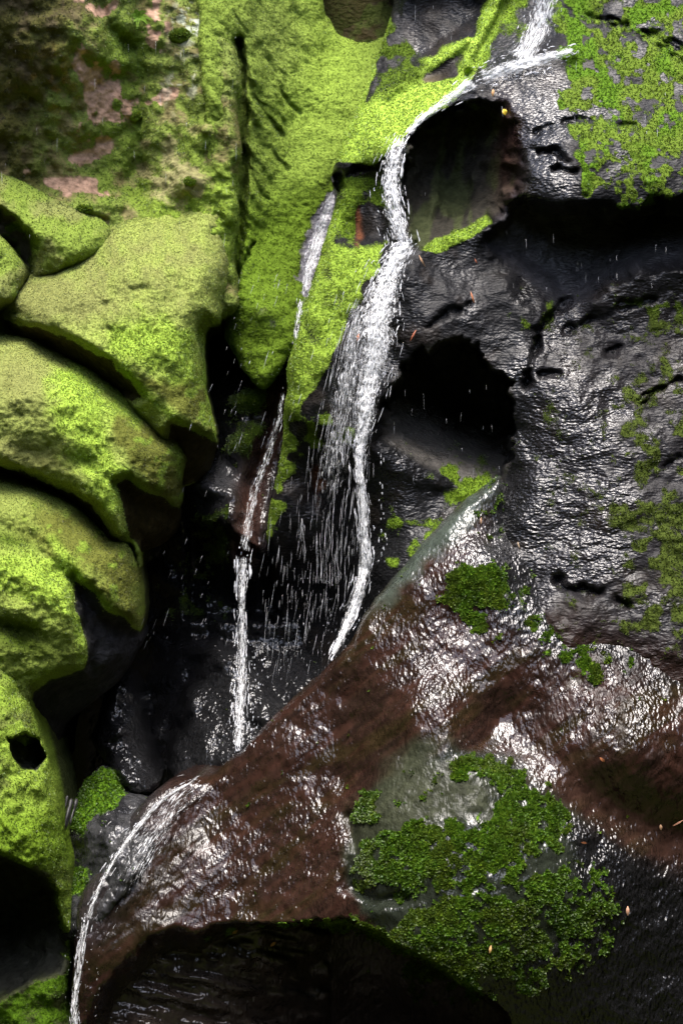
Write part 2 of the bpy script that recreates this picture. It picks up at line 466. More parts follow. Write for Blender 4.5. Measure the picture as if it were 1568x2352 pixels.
# ---- green gully (chute) in the middle
def s_chute(f, d):
    ridge = f.n(13, 3, 31, su=7, sv=1, ang=52)
    left = f.area([(480, -260), (690, -260), (700, 120), (640, 330), (600, 620), (480, 700)], 40)
    d = d + .018 * ridge * left + .006 * f.n(40, 2, 33)
    for pl in ([(560, 130), (600, 250), (640, 310)], [(570, 240), (600, 330), (660, 390)], [(560, 330), (580, 420), (610, 460)], [(600, 100), (650, 220), (690, 260)]):
        d = d - .03 * f.line(pl, 6) 
    d = d - .06 * f.line([(548, 640), (570, 590), (585, 560)], 5)
    d = d - .22 * f.line([(552, 90), (562, 200), (560, 330), (553, 450), (552, 520), (540, 660)], 10)
    d = d - .05 * f.line([(772, 430), (735, 540), (695, 660)], 30)
    return d
def p_chute(f):
    right = f.blob(740, 150, 90, 160, 10)
    brown = f.blob(620, 90, 90, 120) * .8
    tri = f.area([(738, 470), (768, 428), (790, 470), (750, 600), (715, 695), (676, 665), (688, 600), (706, 530)], 10, 12, 20)
    low = f.area([(480, 480), (780, 430), (780, 950), (480, 950)], 90)
    rc = mixc(np.array((.06, .07, .02)), (f.blob(615, 735, 40, 60) * smooth(-.1, .4, f.n(30, 4, 3)), GREY), (tri, np.array((.10, .096, .108))))
    mc = mixc(LIME * .52 + OLIVE * .35, (right, LIME * .85 + OLIVE * .15), (brown, OLIVE * 1.1), (f.area([(520, 100), (600, 100), (640, 300), (600, 420), (540, 420)], 50) * .8, OLIVE * .6 + GREEN * .3), (low, GREEN * .9), (f.area([(520, 760), (700, 760), (700, 960), (520, 960)], 60), GREEN * .7), (low * f.area([(640, 420), (800, 400), (760, 700), (660, 880), (600, 760)], 50), GREEN * .72))
    moss = 1.05 + .25 * f.n(30, 4, 5) - .5 * f.blob(615, 735, 45, 60) - 1.3 * tri
    return paint(rc, mc, moss, .1 + .7 * tri)
rock("gully", [(470, -260), (738, -260), (742, 0), (758, 45), (782, 84), (812, 95), (850, 92), (880, 80), (930, 75), (930, 420), (830, 520), (770, 680), (720, 800), (670, 820), (640, 862), (606, 894), (580, 876), (556, 836), (520, 780), (525, 700), (505, 600), (480, 400)],
     [(500, -200, -1.3), (740, -200, -1.75), (550, 0, -1.15), (650, 0, -1.42), (740, 0, -1.55), (800, 100, -1.55), (900, 95, -1.5), (560, 150, -1.02), (560, 300, -.93), (620, 300, -1.14), (680, 300, -1.26), (760, 300, -1.28), (900, 300, -1.2),
      (545, 550, -.84), (600, 550, -.97), (660, 550, -1.04), (740, 550, -1.06), (530, 780, -.85), (600, 870, -.66), (660, 780, -.75), (720, 700, -.9), (600, 720, -.72)],
     s_chute, p_chute, M_ROCK, "steep hollow gully carpeted in bright green moss with combed ridges", "gully", R=40, Rd=.11, rough=.02, warp=8.0, seed=21, tuft=dict(n=30000, size=(.004, .008), seed=4, lift=.9))

# ---- dark wet wall at the back of the lower cavity
def s_cav(f, d):
    d = d + .10 * f.blob(565, 920, 50, 22, -12) + .12 * f.blob(480, 1120, 60, 26, 15) + .06 * f.blob(500, 1180, 50, 30) + .08 * f.blob(580, 1010, 60, 40, -40)
    d = d - .12 * f.line([(655, 880), (620, 1000), (575, 1110), (560, 1270)], 20)
    sh = f.area([(430, 1200), (520, 1215), (620, 1292), (640, 1300), (640, 1420), (430, 1420)], 14)
    d = d - .16 * sh
    cone = f.area([(500, 1490), (560, 1500), (640, 1640), (560, 1840), (360, 1840), (395, 1720), (440, 1580)], 26, 8)
    d = d + .16 * cone
    return d + .035 * f.n(60, 2, 41) + .004 * f.n(22, 1, 43)
def p_cav(f):
    chan = f.line([(650, 900), (625, 1000), (580, 1100), (560, 1270)], 30)
    grn = f.blob(570, 915, 55, 25, -15) + .9 * f.blob(580, 1000, 70, 45, -45) + .7 * f.blob(500, 1250, 60, 50) + .5 * f.blob(500, 1180, 60, 30) + .5 * f.blob(440, 1380, 100, 70) + .3 * f.blob(620, 1180, 60, 90)
    cone = f.area([(500, 1490), (560, 1500), (640, 1640), (560, 1840), (360, 1840), (395, 1720), (440, 1580)], 26, 8)
    rc = mixc(BLACK * 1.3, (f.blob(520, 1100, 80, 40), GREY * 1.3), (np.clip(chan, 0, 1), np.array((.045, .022, .016))), (cone, GREY * .45))
    return paint(rc, mixc(GREEN * .75), grn * 1.0 + .3 * f.n(30, 4, 9) - .15 - .6 * chan - .4 * cone, .9 + .1 * cone, None, 1 + .5 * cone)
rock("cavity_rock", [(250, 820), (880, 820), (900, 1600), (700, 1900), (300, 1900), (180, 1850), (180, 1500)],
     [(250, 850, -1.15), (480, 850, -1.3), (560, 880, -1.05), (640, 900, -.92), (760, 880, -1.0), (480, 1060, -.98), (560, 1100, -.82), (620, 1100, -.85), (700, 1100, -.95), (420, 1150, -.92), (540, 1270, -.66), (590, 1280, -.66), (480, 1290, -.95),
      (380, 1300, -1.15), (250, 1300, -1.2), (250, 1600, -1.2), (330, 1500, -1.15), (450, 1400, -1.0), (560, 1400, -.95), (700, 1300, -1.05), (850, 1300, -1.1), (700, 1500, -.85), (480, 1500, -.9), (560, 1560, -.8),
      (420, 1750, -.66), (520, 1750, -.54), (600, 1690, -.5), (700, 1580, -.6), (330, 1800, -.8), (250, 1850, -.9)],
     s_cav, p_cav, M_CAVITY, "dark dripping rock at the back of the hollow behind the two falls", "rock", R=40, Rd=.1, back=.5, rough=.02, seed=51, tuft=dict(n=5000, size=(.006, .011), seed=5))

# ---- right hand rock mass with the fin on its left edge
ALC = [(938, 330), (960, 292), (1000, 268), (1050, 254), (1095, 246), (1135, 256), (1165, 290), (1182, 350), (1178, 425), (1150, 482), (1090, 520), (1020, 552), (965, 572), (940, 540), (928, 460)]
CAV2 = [(888, 935), (908, 872), (955, 822), (1008, 786), (1055, 778), (1085, 795), (1105, 838), (1150, 868), (1172, 880), (1172, 960), (1170, 1030), (1158, 1085), (1128, 1110), (1060, 1100), (960, 1060), (890, 1010)]
CREV = [(1168, 470), (1210, 462), (1250, 478), (1330, 476), (1420, 488), (1500, 478), (1600, 462), (1800, 450), (1800, 590), (1568, 600), (1450, 622), (1380, 655), (1330, 698), (1290, 705), (1200, 640), (1120, 560)]
LOWB = [(655, 960), (700, 985), (780, 1000), (815, 1040), (812, 1150), (810, 1300), (800, 1400), (770, 1520), (560, 1700), (560, 1200), (640, 1080)]
def s_right(f, d):
    U, V = f.U, f.V
    a = f.area(ALC, 10 + 26 * smooth(1060, 1180, U), 16, 34)
    pit = tps([(940, 330, -.62), (1050, 260, -.72), (1150, 290, -.60), (1180, 400, -.42), (1050, 380, -.78), (950, 450, -.60), (1050, 480, -.60), (960, 560, -.38), (1060, 535, -.38), (1150, 480, -.40)], U, V) + .05 * f.n(34, 4, 83, su=1, sv=2.5, ang=20)
    d = d * (1 - a) + pit * a
    a = f.area(CAV2, 8 + 60 * smooth(900, 1060, V) * smooth(1160, 1060, U), 14, 30)
    pit = tps([(890, 940, -.5), (960, 830, -.85), (1060, 790, -1.0), (1160, 890, -1.05), (1165, 1000, -.95), (1060, 920, -1.1), (1000, 980, -.62), (900, 1010, -.3), (1000, 1050, -.36), (1080, 1085, -.28), (1140, 1090, -.35)], U, V)
    d = d * (1 - a) + pit * a
    a = f.area(CREV, 18 + 50 * smooth(540, 640, V) * smooth(1400, 1200, U), 14, 50)
    pit = tps([(1180, 480, -.34), (1300, 500, -.38), (1450, 510, -.38), (1600, 490, -.36), (1300, 600, -.38), (1300, 690, -.26), (1450, 610, -.22), (1568, 590, -.2), (1200, 620, -.36), (1790, 480, -.45), (1790, 580, -.2)], U, V)
    d = d * (1 - a) + pit * a
    # dark band under the top ridge, and diagonal ridges in it
    d = d - .16 * f.area([(900, -20), (1090, -40), (1120, 20), (1080, 70), (960, 150), (870, 200), (880, 120)], 24, 8)
    d = d + .09 * f.line([(890, 215), (950, 165), (1010, 135), (1070, 95)], 16)
    d = d + .10 * f.line([(1170, -40), (1120, 60), (1080, 150)], 15)
    d = d - .10 * f.line([(1075, 175), (1120, 80), (1150, 20), (1200, -60)], 12)
    d = d + .05 * f.line([(1090, 195), (1180, 150), (1320, 118)], 22)
    # lower back of the fin falls away under itself
    a = f.area(LOWB, 22, 10)
    d = d - .10 * a
    d = d - .07 * f.line([(780, 398), (820, 388), (880, 378)], 9, 7) - .16 * f.area([(762, 405), (786, 392), (790, 430), (772, 455)], 6, 4)
    d = d - .06 * f.area([(770, 400), (890, 385), (890, 560), (800, 560), (775, 500)], 18)
    d = d - .05 * f.blob(740, 1120, 30, 60, -10) - .05 * f.blob(825, 520, 20, 55, 8)
    # hollows on the wet face
    for pl, wd, dp in (([(1240, 395), (1280, 385), (1320, 400), (1345, 440)], 15, .13), ([(1220, 350), (1270, 345), (1300, 370)], 12, .08), ([(1210, 880), (1240, 760), (1290, 700), (1330, 660)], 13, .12), ([(1460, 930), (1510, 895), (1568, 870)], 7, .07),
                       ([(1280, 1335), (1340, 1350), (1440, 1388)], 20, .09), ([(1500, 1080), (1560, 1050)], 10, .05), ([(930, 790), (1000, 740), (1080, 700)], 16, .06), ([(1300, 760), (1420, 700), (1500, 690)], 14, .05),
                       ([(1240, 860), (1330, 850), (1420, 800)], 12, .06), ([(1230, 300), (1330, 270), (1450, 290)], 14, .05), ([(1350, 40), (1450, 60), (1568, 110)], 14, .06), ([(1440, 60), (1500, 100), (1568, 150)], 12, .05)):
        d = d - dp * .75 * f.line(pl, wd * .55, 9)
    wetface = smooth(1150, 1250, U) * smooth(600, 720, V)
    d = d + .010 * f.n(52, 1, 61) * (1 - .4 * wetface) + .0020 * f.n(17, 1, 63, su=1.5, ang=-18) * (1 + wetface) + .02 * f.n(130, 1, 68) * wetface
    return d
def p_right(f):
    U, V = f.U, f.V
    n = f.n(30, 5, 71); n2 = f.n(70, 5, 73)
    fin = f.area([(905, -60), (880, 80), (830, 215), (770, 360), (1000, 330), (1090, 235), (1070, 165), (960, 180), (880, 230), (890, 80)], 16, 10)
    lobe = f.area([(880, 215), (1000, 185), (1085, 165), (1060, 215), (950, 290), (905, 340), (860, 372), (770, 372), (790, 300), (830, 235)], 16, 8)
    ridges = np.clip(f.line([(890, 215), (950, 165), (1010, 135), (1070, 95)], 18) + f.line([(1170, -60), (1120, 60), (1070, 165)], 20) + 1.2 * f.line([(905, -60), (885, 70), (835, 215), (785, 330)], 8), 0, 1)
    rimd = f.area([(900, 40), (975, 150), (950, 190), (880, 226), (835, 236), (862, 160)], 14, 10) * (1 - lobe)
    mid = f.area([(775, 395), (890, 400), (895, 470), (830, 480), (820, 560), (780, 560), (768, 470)], 18, 14)
    finface = f.area([(775, 560), (880, 560), (860, 640), (820, 700), (790, 790), (740, 860), (690, 930), (665, 960), (645, 900), (680, 720), (720, 610), (765, 480)], 14, 10)
    fedge = f.line([(662, 850), (655, 930), (648, 1000), (634, 1080), (618, 1180), (606, 1245)], 28)
    finlow = f.area([(645, 1000), (690, 960), (800, 940), (820, 1000), (700, 1060), (660, 1150), (615, 1240), (595, 1260), (640, 1090)], 20, 24)
    tr = f.area([(1290, -260), (1800, -260), (1800, 460), (1560, 455), (1430, 470), (1340, 420), (1325, 320), (1280, 250), (1300, 180), (1250, 60), (1275, 0)], 22, 26, 45)
    tl = f.area([(1110, -60), (1200, -60), (1215, 60), (1150, 130), (1080, 175), (1085, 120)], 14, 14)
    bandu = f.area([(1225, 140), (1330, 160), (1290, 240), (1280, 330), (1340, 400), (1300, 460), (1190, 450), (1190, 330), (1120, 220)], 20, 14)
    ledge = f.area([(965, 578), (1000, 545), (1060, 530), (1120, 495), (1130, 508), (1060, 560), (1000, 582)], 8, 5)
    alc = f.area(ALC, 10)
    wf = smooth(1150, 1250, U) * smooth(600, 720, V)
    m = .35 * n - .15 + wf * (.20 + .12 * n2 + .2 * f.n(9, 2, 89) + .10 * smooth(1400, 1520, U))
    m = m + 1.3 * lobe + 1.1 * ridges + .9 * finface + .75 * mid + .75 * finlow * (.6 + n) + 1.1 * fedge * (.9 + .6 * n) + tr * (.76 + .55 * n + .4 * n2 + .5 * f.n(10, 2, 87)) + .6 * tl + 1.2 * ledge + rimd * (.42 + .5 * n)
    m = m - .9 * bandu * (1 - tr)
    m = m + 1.2 * f.blob(1062, 1100, 72, 52, 20) * (.9 + n) + .5 * f.area([(880, 1150), (1000, 1150), (1000, 1230), (900, 1330), (870, 1300)], 30) * (.4 + n) + .6 * f.blob(970, 1250, 60, 30, -35) + .75 * f.blob(1240, 735, 55, 40, 0) * (.55 + n) + .45 * f.blob(1520, 740, 90, 60) * (.6 + n) + .45 * f.blob(1440, 900, 100, 40, -25) * (.6 + n)
    m = m + .42 * f.area([(1420, 980), (1800, 900), (1800, 1500), (1450, 1450), (1400, 1200)], 60, 40) * (.75 + n) + 1.25 * f.blob(1100, 1350, 75, 48, 8) + .5 * f.blob(1130, 1440, 60, 25, 30) + .12 * f.blob(1250, 1150, 130, 200)
    m = m + .5 * f.blob(1090, 250, 60, 14, 0) + .35 * alc * f.blob(1120, 330, 60, 90) - .4 * f.blob(955, 205, 40, 18, -25)
    red = f.blob(740, 1120, 20, 60, -8) + f.blob(826, 500, 9, 30) + f.blob(823, 555, 10, 30)
    red = np.clip(1.2 * red - .2, 0, 1) * smooth(-.3, .5, n) * .8
    m = m - 1.2 * red - .5 * f.area(LOWB, 20) * (1 - finlow) * (1 - fedge)
    brownlow = f.area([(1050, 1420), (1200, 1400), (1800, 1560), (1800, 1900), (1000, 1900)], 60)
    rc = mixc(BLACK * 1.25, (smooth(1180, 1300, U) * smooth(600, 700, V) * .8, np.array((.012, .011, .012))), (smooth(.1, .7, n2) * .5, np.array((.018, .014, .011))), (alc, np.array((.024, .022, .017))), (alc * smooth(-.1, .4, f.n(22, 3, 85, sv=4, ang=10)), np.array((.036, .042, .018))), (f.area(CAV2, 14), np.array((.075, .07, .062))), (f.area(CREV, 16) * .8, np.array((.04, .039, .042))),  # alcove, cave and crevice rock painted paler to lift their shade
              (f.blob(955, 205, 45, 18, -25), np.array((.14, .11, .06))), (red, np.array((.20, .07, .03)) * .7), (brownlow, SLAB * .8), (f.blob(1160, 350, 30, 110) * .5, RED * .2))
    mc = mixc(GREEN, (np.clip(lobe + ridges, 0, 1), LIME * 1.25), (finface, GREEN * .3 + LIME * .9), (rimd, GREEN * .55), (f.area([(775, 395), (890, 400), (895, 480), (820, 560), (768, 470)], 20), GREEN * .75 + LIME * .15), (tr, (GREEN * .6 + LIME * .2 + OLIVE * .1) * .8), (tr * smooth(-.1, .5, n2), DEEP * .9), (smooth(650, 750, V) * smooth(1150, 1300, U), OLIVE * .26 + GREEN * .14),
              (f.blob(1100, 1350, 85, 60), DEEP * 1.1), (f.blob(1060, 1100, 70, 60), GREEN * .9), (alc, np.array((.05, .055, .02))), (ledge, GREEN * .6 + LIME * .5), (np.clip(finlow + fedge, 0, 1), GREEN * .6 + LIME * .35))
    z = lambda q, k, so=50: k * f.area(q, so, 40, 50)
    patch = np.clip(.12 + z([(1150, 880), (1420, 860), (1430, 1330), (1250, 1360), (1130, 1250)], 1.0) + z([(1130, 150), (1330, 150), (1320, 460), (1190, 460), (1180, 250)], .8, 30) + z([(1190, 660), (1340, 700), (1300, 860), (1200, 870)], .4)
                    + z([(1400, 620), (1600, 620), (1600, 780), (1420, 760)], .35) + z([(980, -40), (1110, -60), (1090, 90), (1000, 100)], .5, 30) + z([(880, 1000), (1000, 1020), (1000, 1250), (880, 1250)], .45) + .45 * f.n(60, 3, 79), 0, 1)
    wet = .95 - .9 * np.clip(lobe + finface, 0, 1) - .5 * red - .55 * alc - .42 * (1 - patch)
    return paint(rc, mc, m, wet, None, .66 + .5 * patch)
rock("rock_face", [(912, -260), (908, -60), (905, 0), (888, 66), (862, 140), (832, 214), (803, 290), (782, 335), (766, 385), (760, 415), (771, 445), (768, 485), (750, 540), (731, 600), (706, 670), (690, 720), (672, 790), (661, 860), (655, 920), (652, 990), (642, 1060), (628, 1130), (612, 1195),
                   (606, 1250), (625, 1330), (640, 1450), (600, 1640), (640, 1780), (1000, 1900), (1800, 1900), (1820, 800), (1820, -260)],
     [(905, -200, -1.25), (905, 0, -1.08), (1000, 0, -1.0), (1080, 0, -.98), (1230, 0, -.85), (1350, 0, -.68), (1568, 0, -.52), (1250, -200, -1.05), (1568, -200, -.75), (1790, 0, -.45), (1790, 300, -.1), (900, 140, -.92), (1000, 110, -.88), (1100, 100, -.80), (1220, 110, -.62),
      (830, 215, -.80), (790, 330, -.64), (900, 235, -.66), (1000, 195, -.66), (880, 350, -.38), (960, 285, -.38), (1090, 210, -.45), (1200, 170, -.42), (1350, 150, -.42), (1180, 300, -.22), (1260, 300, -.14), (1260, 440, .02), (1400, 250, -.2), (1568, 200, -.25), (1400, 440, .06), (1568, 440, .08),
      (770, 430, -.55), (860, 420, -.5), (900, 560, -.36), (820, 560, -.45), (740, 620, -.45), (840, 700, -.22), (690, 760, -.42), (760, 800, -.28), (670, 920, -.40), (780, 930, -.22), (880, 650, -.2), (930, 590, -.22),
      (1000, 610, -.20), (1100, 600, -.24), (1100, 690, -.12), (1000, 740, -.06), (930, 820, -.10), (860, 900, -.10), (840, 1030, -.10), (870, 1050, -.10),
      (640, 1100, -.46), (740, 1100, -.45), (620, 1250, -.52), (720, 1300, -.62), (780, 1420, -.62), (700, 1560, -.7), (900, 1150, -.16), (900, 1300, -.08), (860, 1430, -.10), (1000, 1200, -.1), (1060, 1120, -.2), (980, 1320, .02), (1080, 1250, .08),
      (1300, 740, -.12), (1450, 680, -.10), (1568, 640, -.08), (1200, 890, -.02), (1190, 1050, .02), (1400, 900, .06), (1568, 900, .06), (1180, 1150, .08), (1300, 1200, .22), (1450, 1200, .26), (1568, 1200, .26), (1150, 1350, .25), (1250, 1400, .34), (1400, 1450, .42), (1568, 1450, .44),
      (1200, 1600, .42), (1568, 1650, .5), (1000, 1600, .2), (1790, 900, .1), (1790, 1450, .4)],
     s_right, p_right, M_WET, "huge black glistening wet rock face with moss patches on the right", "rock face", R=30, Rd=.16, back=1.2, rough=.02, seed=61, sub=4,
     tuft=dict(n=40000, size=(.0045, .010), seed=6))

# ---- boulders, left side
def boulder(outline, pts, label, shape, pnt, n, seed, R=60, Rd=.26, size=(.004, .0085), **k):
    return rock("mossy_boulder", outline, pts, shape, pnt, M_ROCK, label, "boulder", R=R, Rd=Rd, rough=.025, seed=seed, back=.8, tuft=dict(n=n, size=size, seed=seed + 1, lift=.75), **k)

def p_simple(col2, dark=None):
    def g(f):
        m = 1.0 + .3 * f.n(40, 4, 3)
        mc = mixc(LIME * .45 + OLIVE * .5, (smooth(-.2, .5, f.n(60, 4, 5)), col2))
        if dark is not None:
            a = f.area(dark, 14, 12); m = m - 1.0 * a * (.7 + f.n(20, 3, 8)); mc = mixc(mc, (a, GREEN * .5))
        return paint(mixc(np.array((.05, .045, .03))), mc, m, .15)
    return g
dk1 = [(-60, 470), (0, 480), (30, 500), (80, 560), (70, 640), (30, 600), (-60, 540)]
boulder([(-260, 330), (-100, 370), (0, 392), (50, 416), (110, 450), (170, 474), (245, 512), (250, 560), (200, 600), (120, 640), (62, 640), (30, 590), (0, 560), (-260, 520)],
        [(-200, 360, -.85), (0, 400, -.8), (100, 460, -.72), (220, 520, -.72), (0, 470, -.6), (100, 540, -.52), (180, 570, -.55), (60, 600, -.6), (-200, 480, -.6)],
        "olive mossy hump tucked against the cliff foot at the left edge, above the others", lambda f, d: d - .2 * f.area(dk1, 12, 6) + .02 * f.n(40, 4, 5), p_simple(OLIVE * .8 + DRY * .25, dk1), 8000, 101, R=40, Rd=.16)
boulder([(-260, 480), (-60, 500), (0, 538), (32, 575), (62, 618), (50, 660), (0, 700), (-260, 760)],
        [(-200, 520, -.5), (0, 560, -.5), (50, 620, -.5), (0, 680, -.35), (-200, 700, -.3)],
        "small mossy lump wedged in the dark cleft at the left edge", lambda f, d: d + .02 * f.n(30, 4, 5), p_simple(OLIVE * .8 + DRY * .2), 4000, 111, R=30, Rd=.14)

# second boulder: large, upper
UN2 = [(395, 975), (430, 985), (460, 1000), (500, 1020), (500, 1060), (470, 1100), (400, 1120), (380, 1040)]
def s_b2(f, d):
    d = d - .16 * f.area(UN2, 22, 4)
    for k in range(6):
        o = 55 * k
        d = d + .022 * f.line([(60 + o, 700 - o * .35), (180 + o, 690 - o * .30), (320 + o * .7, 760 - o * .35), (430 + o * .3, 860 - o * .45)], 20)
    d = d - .18 * f.blob(475, 765, 22, 24) - .10 * f.blob(20, 715, 30, 14, 20) - .16 * f.area(DK2, 18, 5)
    return d + .018 * f.n(45, 4, 5)
DK2 = [(10, 738), (60, 750), (120, 764), (178, 788), (262, 836), (290, 872), (326, 912), (270, 915), (180, 870), (100, 820), (10, 785)]
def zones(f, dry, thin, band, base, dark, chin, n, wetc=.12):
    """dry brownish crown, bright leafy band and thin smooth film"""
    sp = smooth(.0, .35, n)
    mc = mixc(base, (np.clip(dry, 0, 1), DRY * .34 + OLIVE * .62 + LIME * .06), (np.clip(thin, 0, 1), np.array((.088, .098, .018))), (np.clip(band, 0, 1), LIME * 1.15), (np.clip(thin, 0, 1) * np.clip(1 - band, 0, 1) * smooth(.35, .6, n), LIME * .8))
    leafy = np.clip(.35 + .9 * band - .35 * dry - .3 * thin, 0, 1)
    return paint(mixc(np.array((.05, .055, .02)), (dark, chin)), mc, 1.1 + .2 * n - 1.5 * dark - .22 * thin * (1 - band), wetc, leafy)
def p_b2(f):
    n = f.n(26, 4, 9)
    dry = f.area([(-60, 600), (240, 520), (560, 440), (560, 640), (420, 690), (300, 690), (230, 740), (120, 760), (-60, 720)], 70, 40, 90) * (.55 + .5 * n) + f.blob(110, 690, 110, 40, 10)
    thin = f.area([(285, 840), (330, 865), (400, 870), (440, 850), (480, 880), (505, 1000), (450, 985), (380, 930), (330, 890)], 14, 16)
    band = f.area([(245, 740), (320, 720), (420, 760), (465, 800), (465, 880), (430, 880), (380, 860), (300, 850), (262, 810)], 24, 26, 35) + f.line([(285, 845), (330, 900), (400, 960), (485, 1012)], 10) + f.line([(468, 830), (476, 920), (492, 1000)], 5)
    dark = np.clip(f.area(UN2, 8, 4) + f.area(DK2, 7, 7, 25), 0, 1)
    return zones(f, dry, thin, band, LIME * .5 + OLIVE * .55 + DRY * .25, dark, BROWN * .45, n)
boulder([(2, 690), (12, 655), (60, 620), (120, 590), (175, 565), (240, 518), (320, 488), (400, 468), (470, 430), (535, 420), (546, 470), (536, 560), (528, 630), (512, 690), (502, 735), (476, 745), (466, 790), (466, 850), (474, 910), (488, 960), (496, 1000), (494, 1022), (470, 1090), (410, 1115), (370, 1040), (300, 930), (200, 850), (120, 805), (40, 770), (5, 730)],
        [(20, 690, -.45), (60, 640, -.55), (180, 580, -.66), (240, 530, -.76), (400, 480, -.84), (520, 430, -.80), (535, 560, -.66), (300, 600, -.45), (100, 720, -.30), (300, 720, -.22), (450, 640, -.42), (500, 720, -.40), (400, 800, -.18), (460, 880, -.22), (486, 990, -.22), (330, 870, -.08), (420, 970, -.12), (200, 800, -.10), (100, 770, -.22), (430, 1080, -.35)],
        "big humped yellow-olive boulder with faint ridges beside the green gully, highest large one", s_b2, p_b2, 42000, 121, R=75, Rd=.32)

UN3 = [(270, 1112), (292, 1102), (335, 1128), (372, 1142), (415, 1172), (420, 1230), (380, 1262), (325, 1270), (300, 1228), (284, 1180)]
def s_b3(f, d):
    d = d - .22 * f.area(UN3, 24, 5)
    d = d - .14 * f.area(DK3, 18, 5)
    d = d + .03 * f.line([(60, 900), (200, 930), (300, 1010), (380, 1080)], 40) - .05 * f.line([(0, 1010), (120, 1040), (200, 1060)], 30)
    return d + .02 * f.n(40, 4, 7)
DK3 = [(-260, 1060), (0, 1068), (80, 1098), (150, 1128), (212, 1158), (238, 1195), (250, 1234), (284, 1240), (250, 1260), (180, 1200), (60, 1130), (-260, 1110)]
def p_b3(f):
    n = f.n(26, 4, 9)
    thin = f.area([(262, 900), (300, 905), (345, 955), (410, 1002), (432, 1050), (420, 1172), (380, 1130), (320, 1090), (280, 1060), (255, 1000)], 16, 18)
    dry = f.blob(40, 870, 120, 110, 20) + .9 * f.blob(60, 1040, 120, 34, 12)
    band = f.area([(120, 830), (225, 860), (300, 910), (310, 960), (250, 960), (255, 1040), (300, 1095), (290, 1130), (320, 1290), (300, 1280), (270, 1220), (220, 1140), (180, 1080), (140, 1000)], 26, 30, 35) + f.line([(280, 1090), (340, 1130), (410, 1175)], 8) + .8 * f.line([(405, 1030), (412, 1090)], 10)
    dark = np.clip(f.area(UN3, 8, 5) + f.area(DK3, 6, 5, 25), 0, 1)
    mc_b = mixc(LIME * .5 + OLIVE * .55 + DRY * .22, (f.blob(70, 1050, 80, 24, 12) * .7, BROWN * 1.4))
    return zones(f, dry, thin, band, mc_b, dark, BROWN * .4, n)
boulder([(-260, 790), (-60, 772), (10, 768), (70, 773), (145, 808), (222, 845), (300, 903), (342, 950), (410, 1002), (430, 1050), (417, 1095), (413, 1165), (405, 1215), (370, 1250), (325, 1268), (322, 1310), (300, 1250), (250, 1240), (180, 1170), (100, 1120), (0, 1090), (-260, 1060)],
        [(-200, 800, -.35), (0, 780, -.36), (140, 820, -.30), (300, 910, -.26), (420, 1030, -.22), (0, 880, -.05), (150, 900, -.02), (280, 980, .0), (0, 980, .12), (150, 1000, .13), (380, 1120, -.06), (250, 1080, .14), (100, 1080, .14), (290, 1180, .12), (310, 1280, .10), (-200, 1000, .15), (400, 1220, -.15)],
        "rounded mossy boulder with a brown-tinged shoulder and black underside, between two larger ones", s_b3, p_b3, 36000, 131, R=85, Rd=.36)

UN4 = [(164, 1326), (200, 1352), (250, 1402), (290, 1428), (326, 1455), (335, 1490), (280, 1565), (215, 1620), (155, 1680), (140, 1780), (90, 1800), (70, 1640), (78, 1590), (120, 1560), (190, 1540), (196, 1500), (180, 1440)]
def s_b4(f, d):
    d = d - .24 * f.area(UN4, 28, 5) + .05 * f.blob(260, 1510, 60, 40, -40) + .04 * f.blob(140, 1600, 40, 50)
    d = d - .07 * f.line([(0, 1215), (60, 1240), (140, 1320)], 26) + .03 * f.line([(0, 1300), (100, 1340), (170, 1420)], 30)
    d = d - .12 * f.blob(40, 1450, 60, 26, 20)
    return d + .022 * f.n(40, 4, 11)
def p_b4(f):
    n = f.n(26, 4, 9)
    thin = f.area([(100, 1160), (210, 1190), (300, 1250), (330, 1320), (330, 1460), (260, 1400), (200, 1340), (150, 1290), (60, 1200)], 40, 30)
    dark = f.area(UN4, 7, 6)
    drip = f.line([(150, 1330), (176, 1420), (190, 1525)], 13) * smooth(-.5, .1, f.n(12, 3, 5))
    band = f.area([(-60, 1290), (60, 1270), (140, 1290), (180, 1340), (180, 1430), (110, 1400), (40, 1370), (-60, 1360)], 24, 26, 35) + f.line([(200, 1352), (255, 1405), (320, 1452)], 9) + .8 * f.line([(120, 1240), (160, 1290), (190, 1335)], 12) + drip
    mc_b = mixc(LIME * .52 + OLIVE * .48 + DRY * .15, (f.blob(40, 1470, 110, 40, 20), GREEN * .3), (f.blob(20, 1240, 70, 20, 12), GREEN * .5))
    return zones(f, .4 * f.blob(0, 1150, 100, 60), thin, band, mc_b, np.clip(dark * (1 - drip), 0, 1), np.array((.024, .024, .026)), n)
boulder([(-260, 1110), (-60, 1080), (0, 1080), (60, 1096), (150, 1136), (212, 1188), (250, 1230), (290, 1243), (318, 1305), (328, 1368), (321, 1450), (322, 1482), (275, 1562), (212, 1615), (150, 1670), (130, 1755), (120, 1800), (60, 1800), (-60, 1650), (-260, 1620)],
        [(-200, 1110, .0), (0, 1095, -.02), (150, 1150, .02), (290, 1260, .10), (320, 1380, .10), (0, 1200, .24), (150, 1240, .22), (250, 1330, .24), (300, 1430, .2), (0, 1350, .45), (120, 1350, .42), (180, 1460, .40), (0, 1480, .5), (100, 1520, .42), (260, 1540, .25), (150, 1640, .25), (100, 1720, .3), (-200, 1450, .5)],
        "broad olive-green boulder with a bare grey chin, third of the large mossy boulders", s_b4, p_b4, 38000, 141, R=85, Rd=.36)

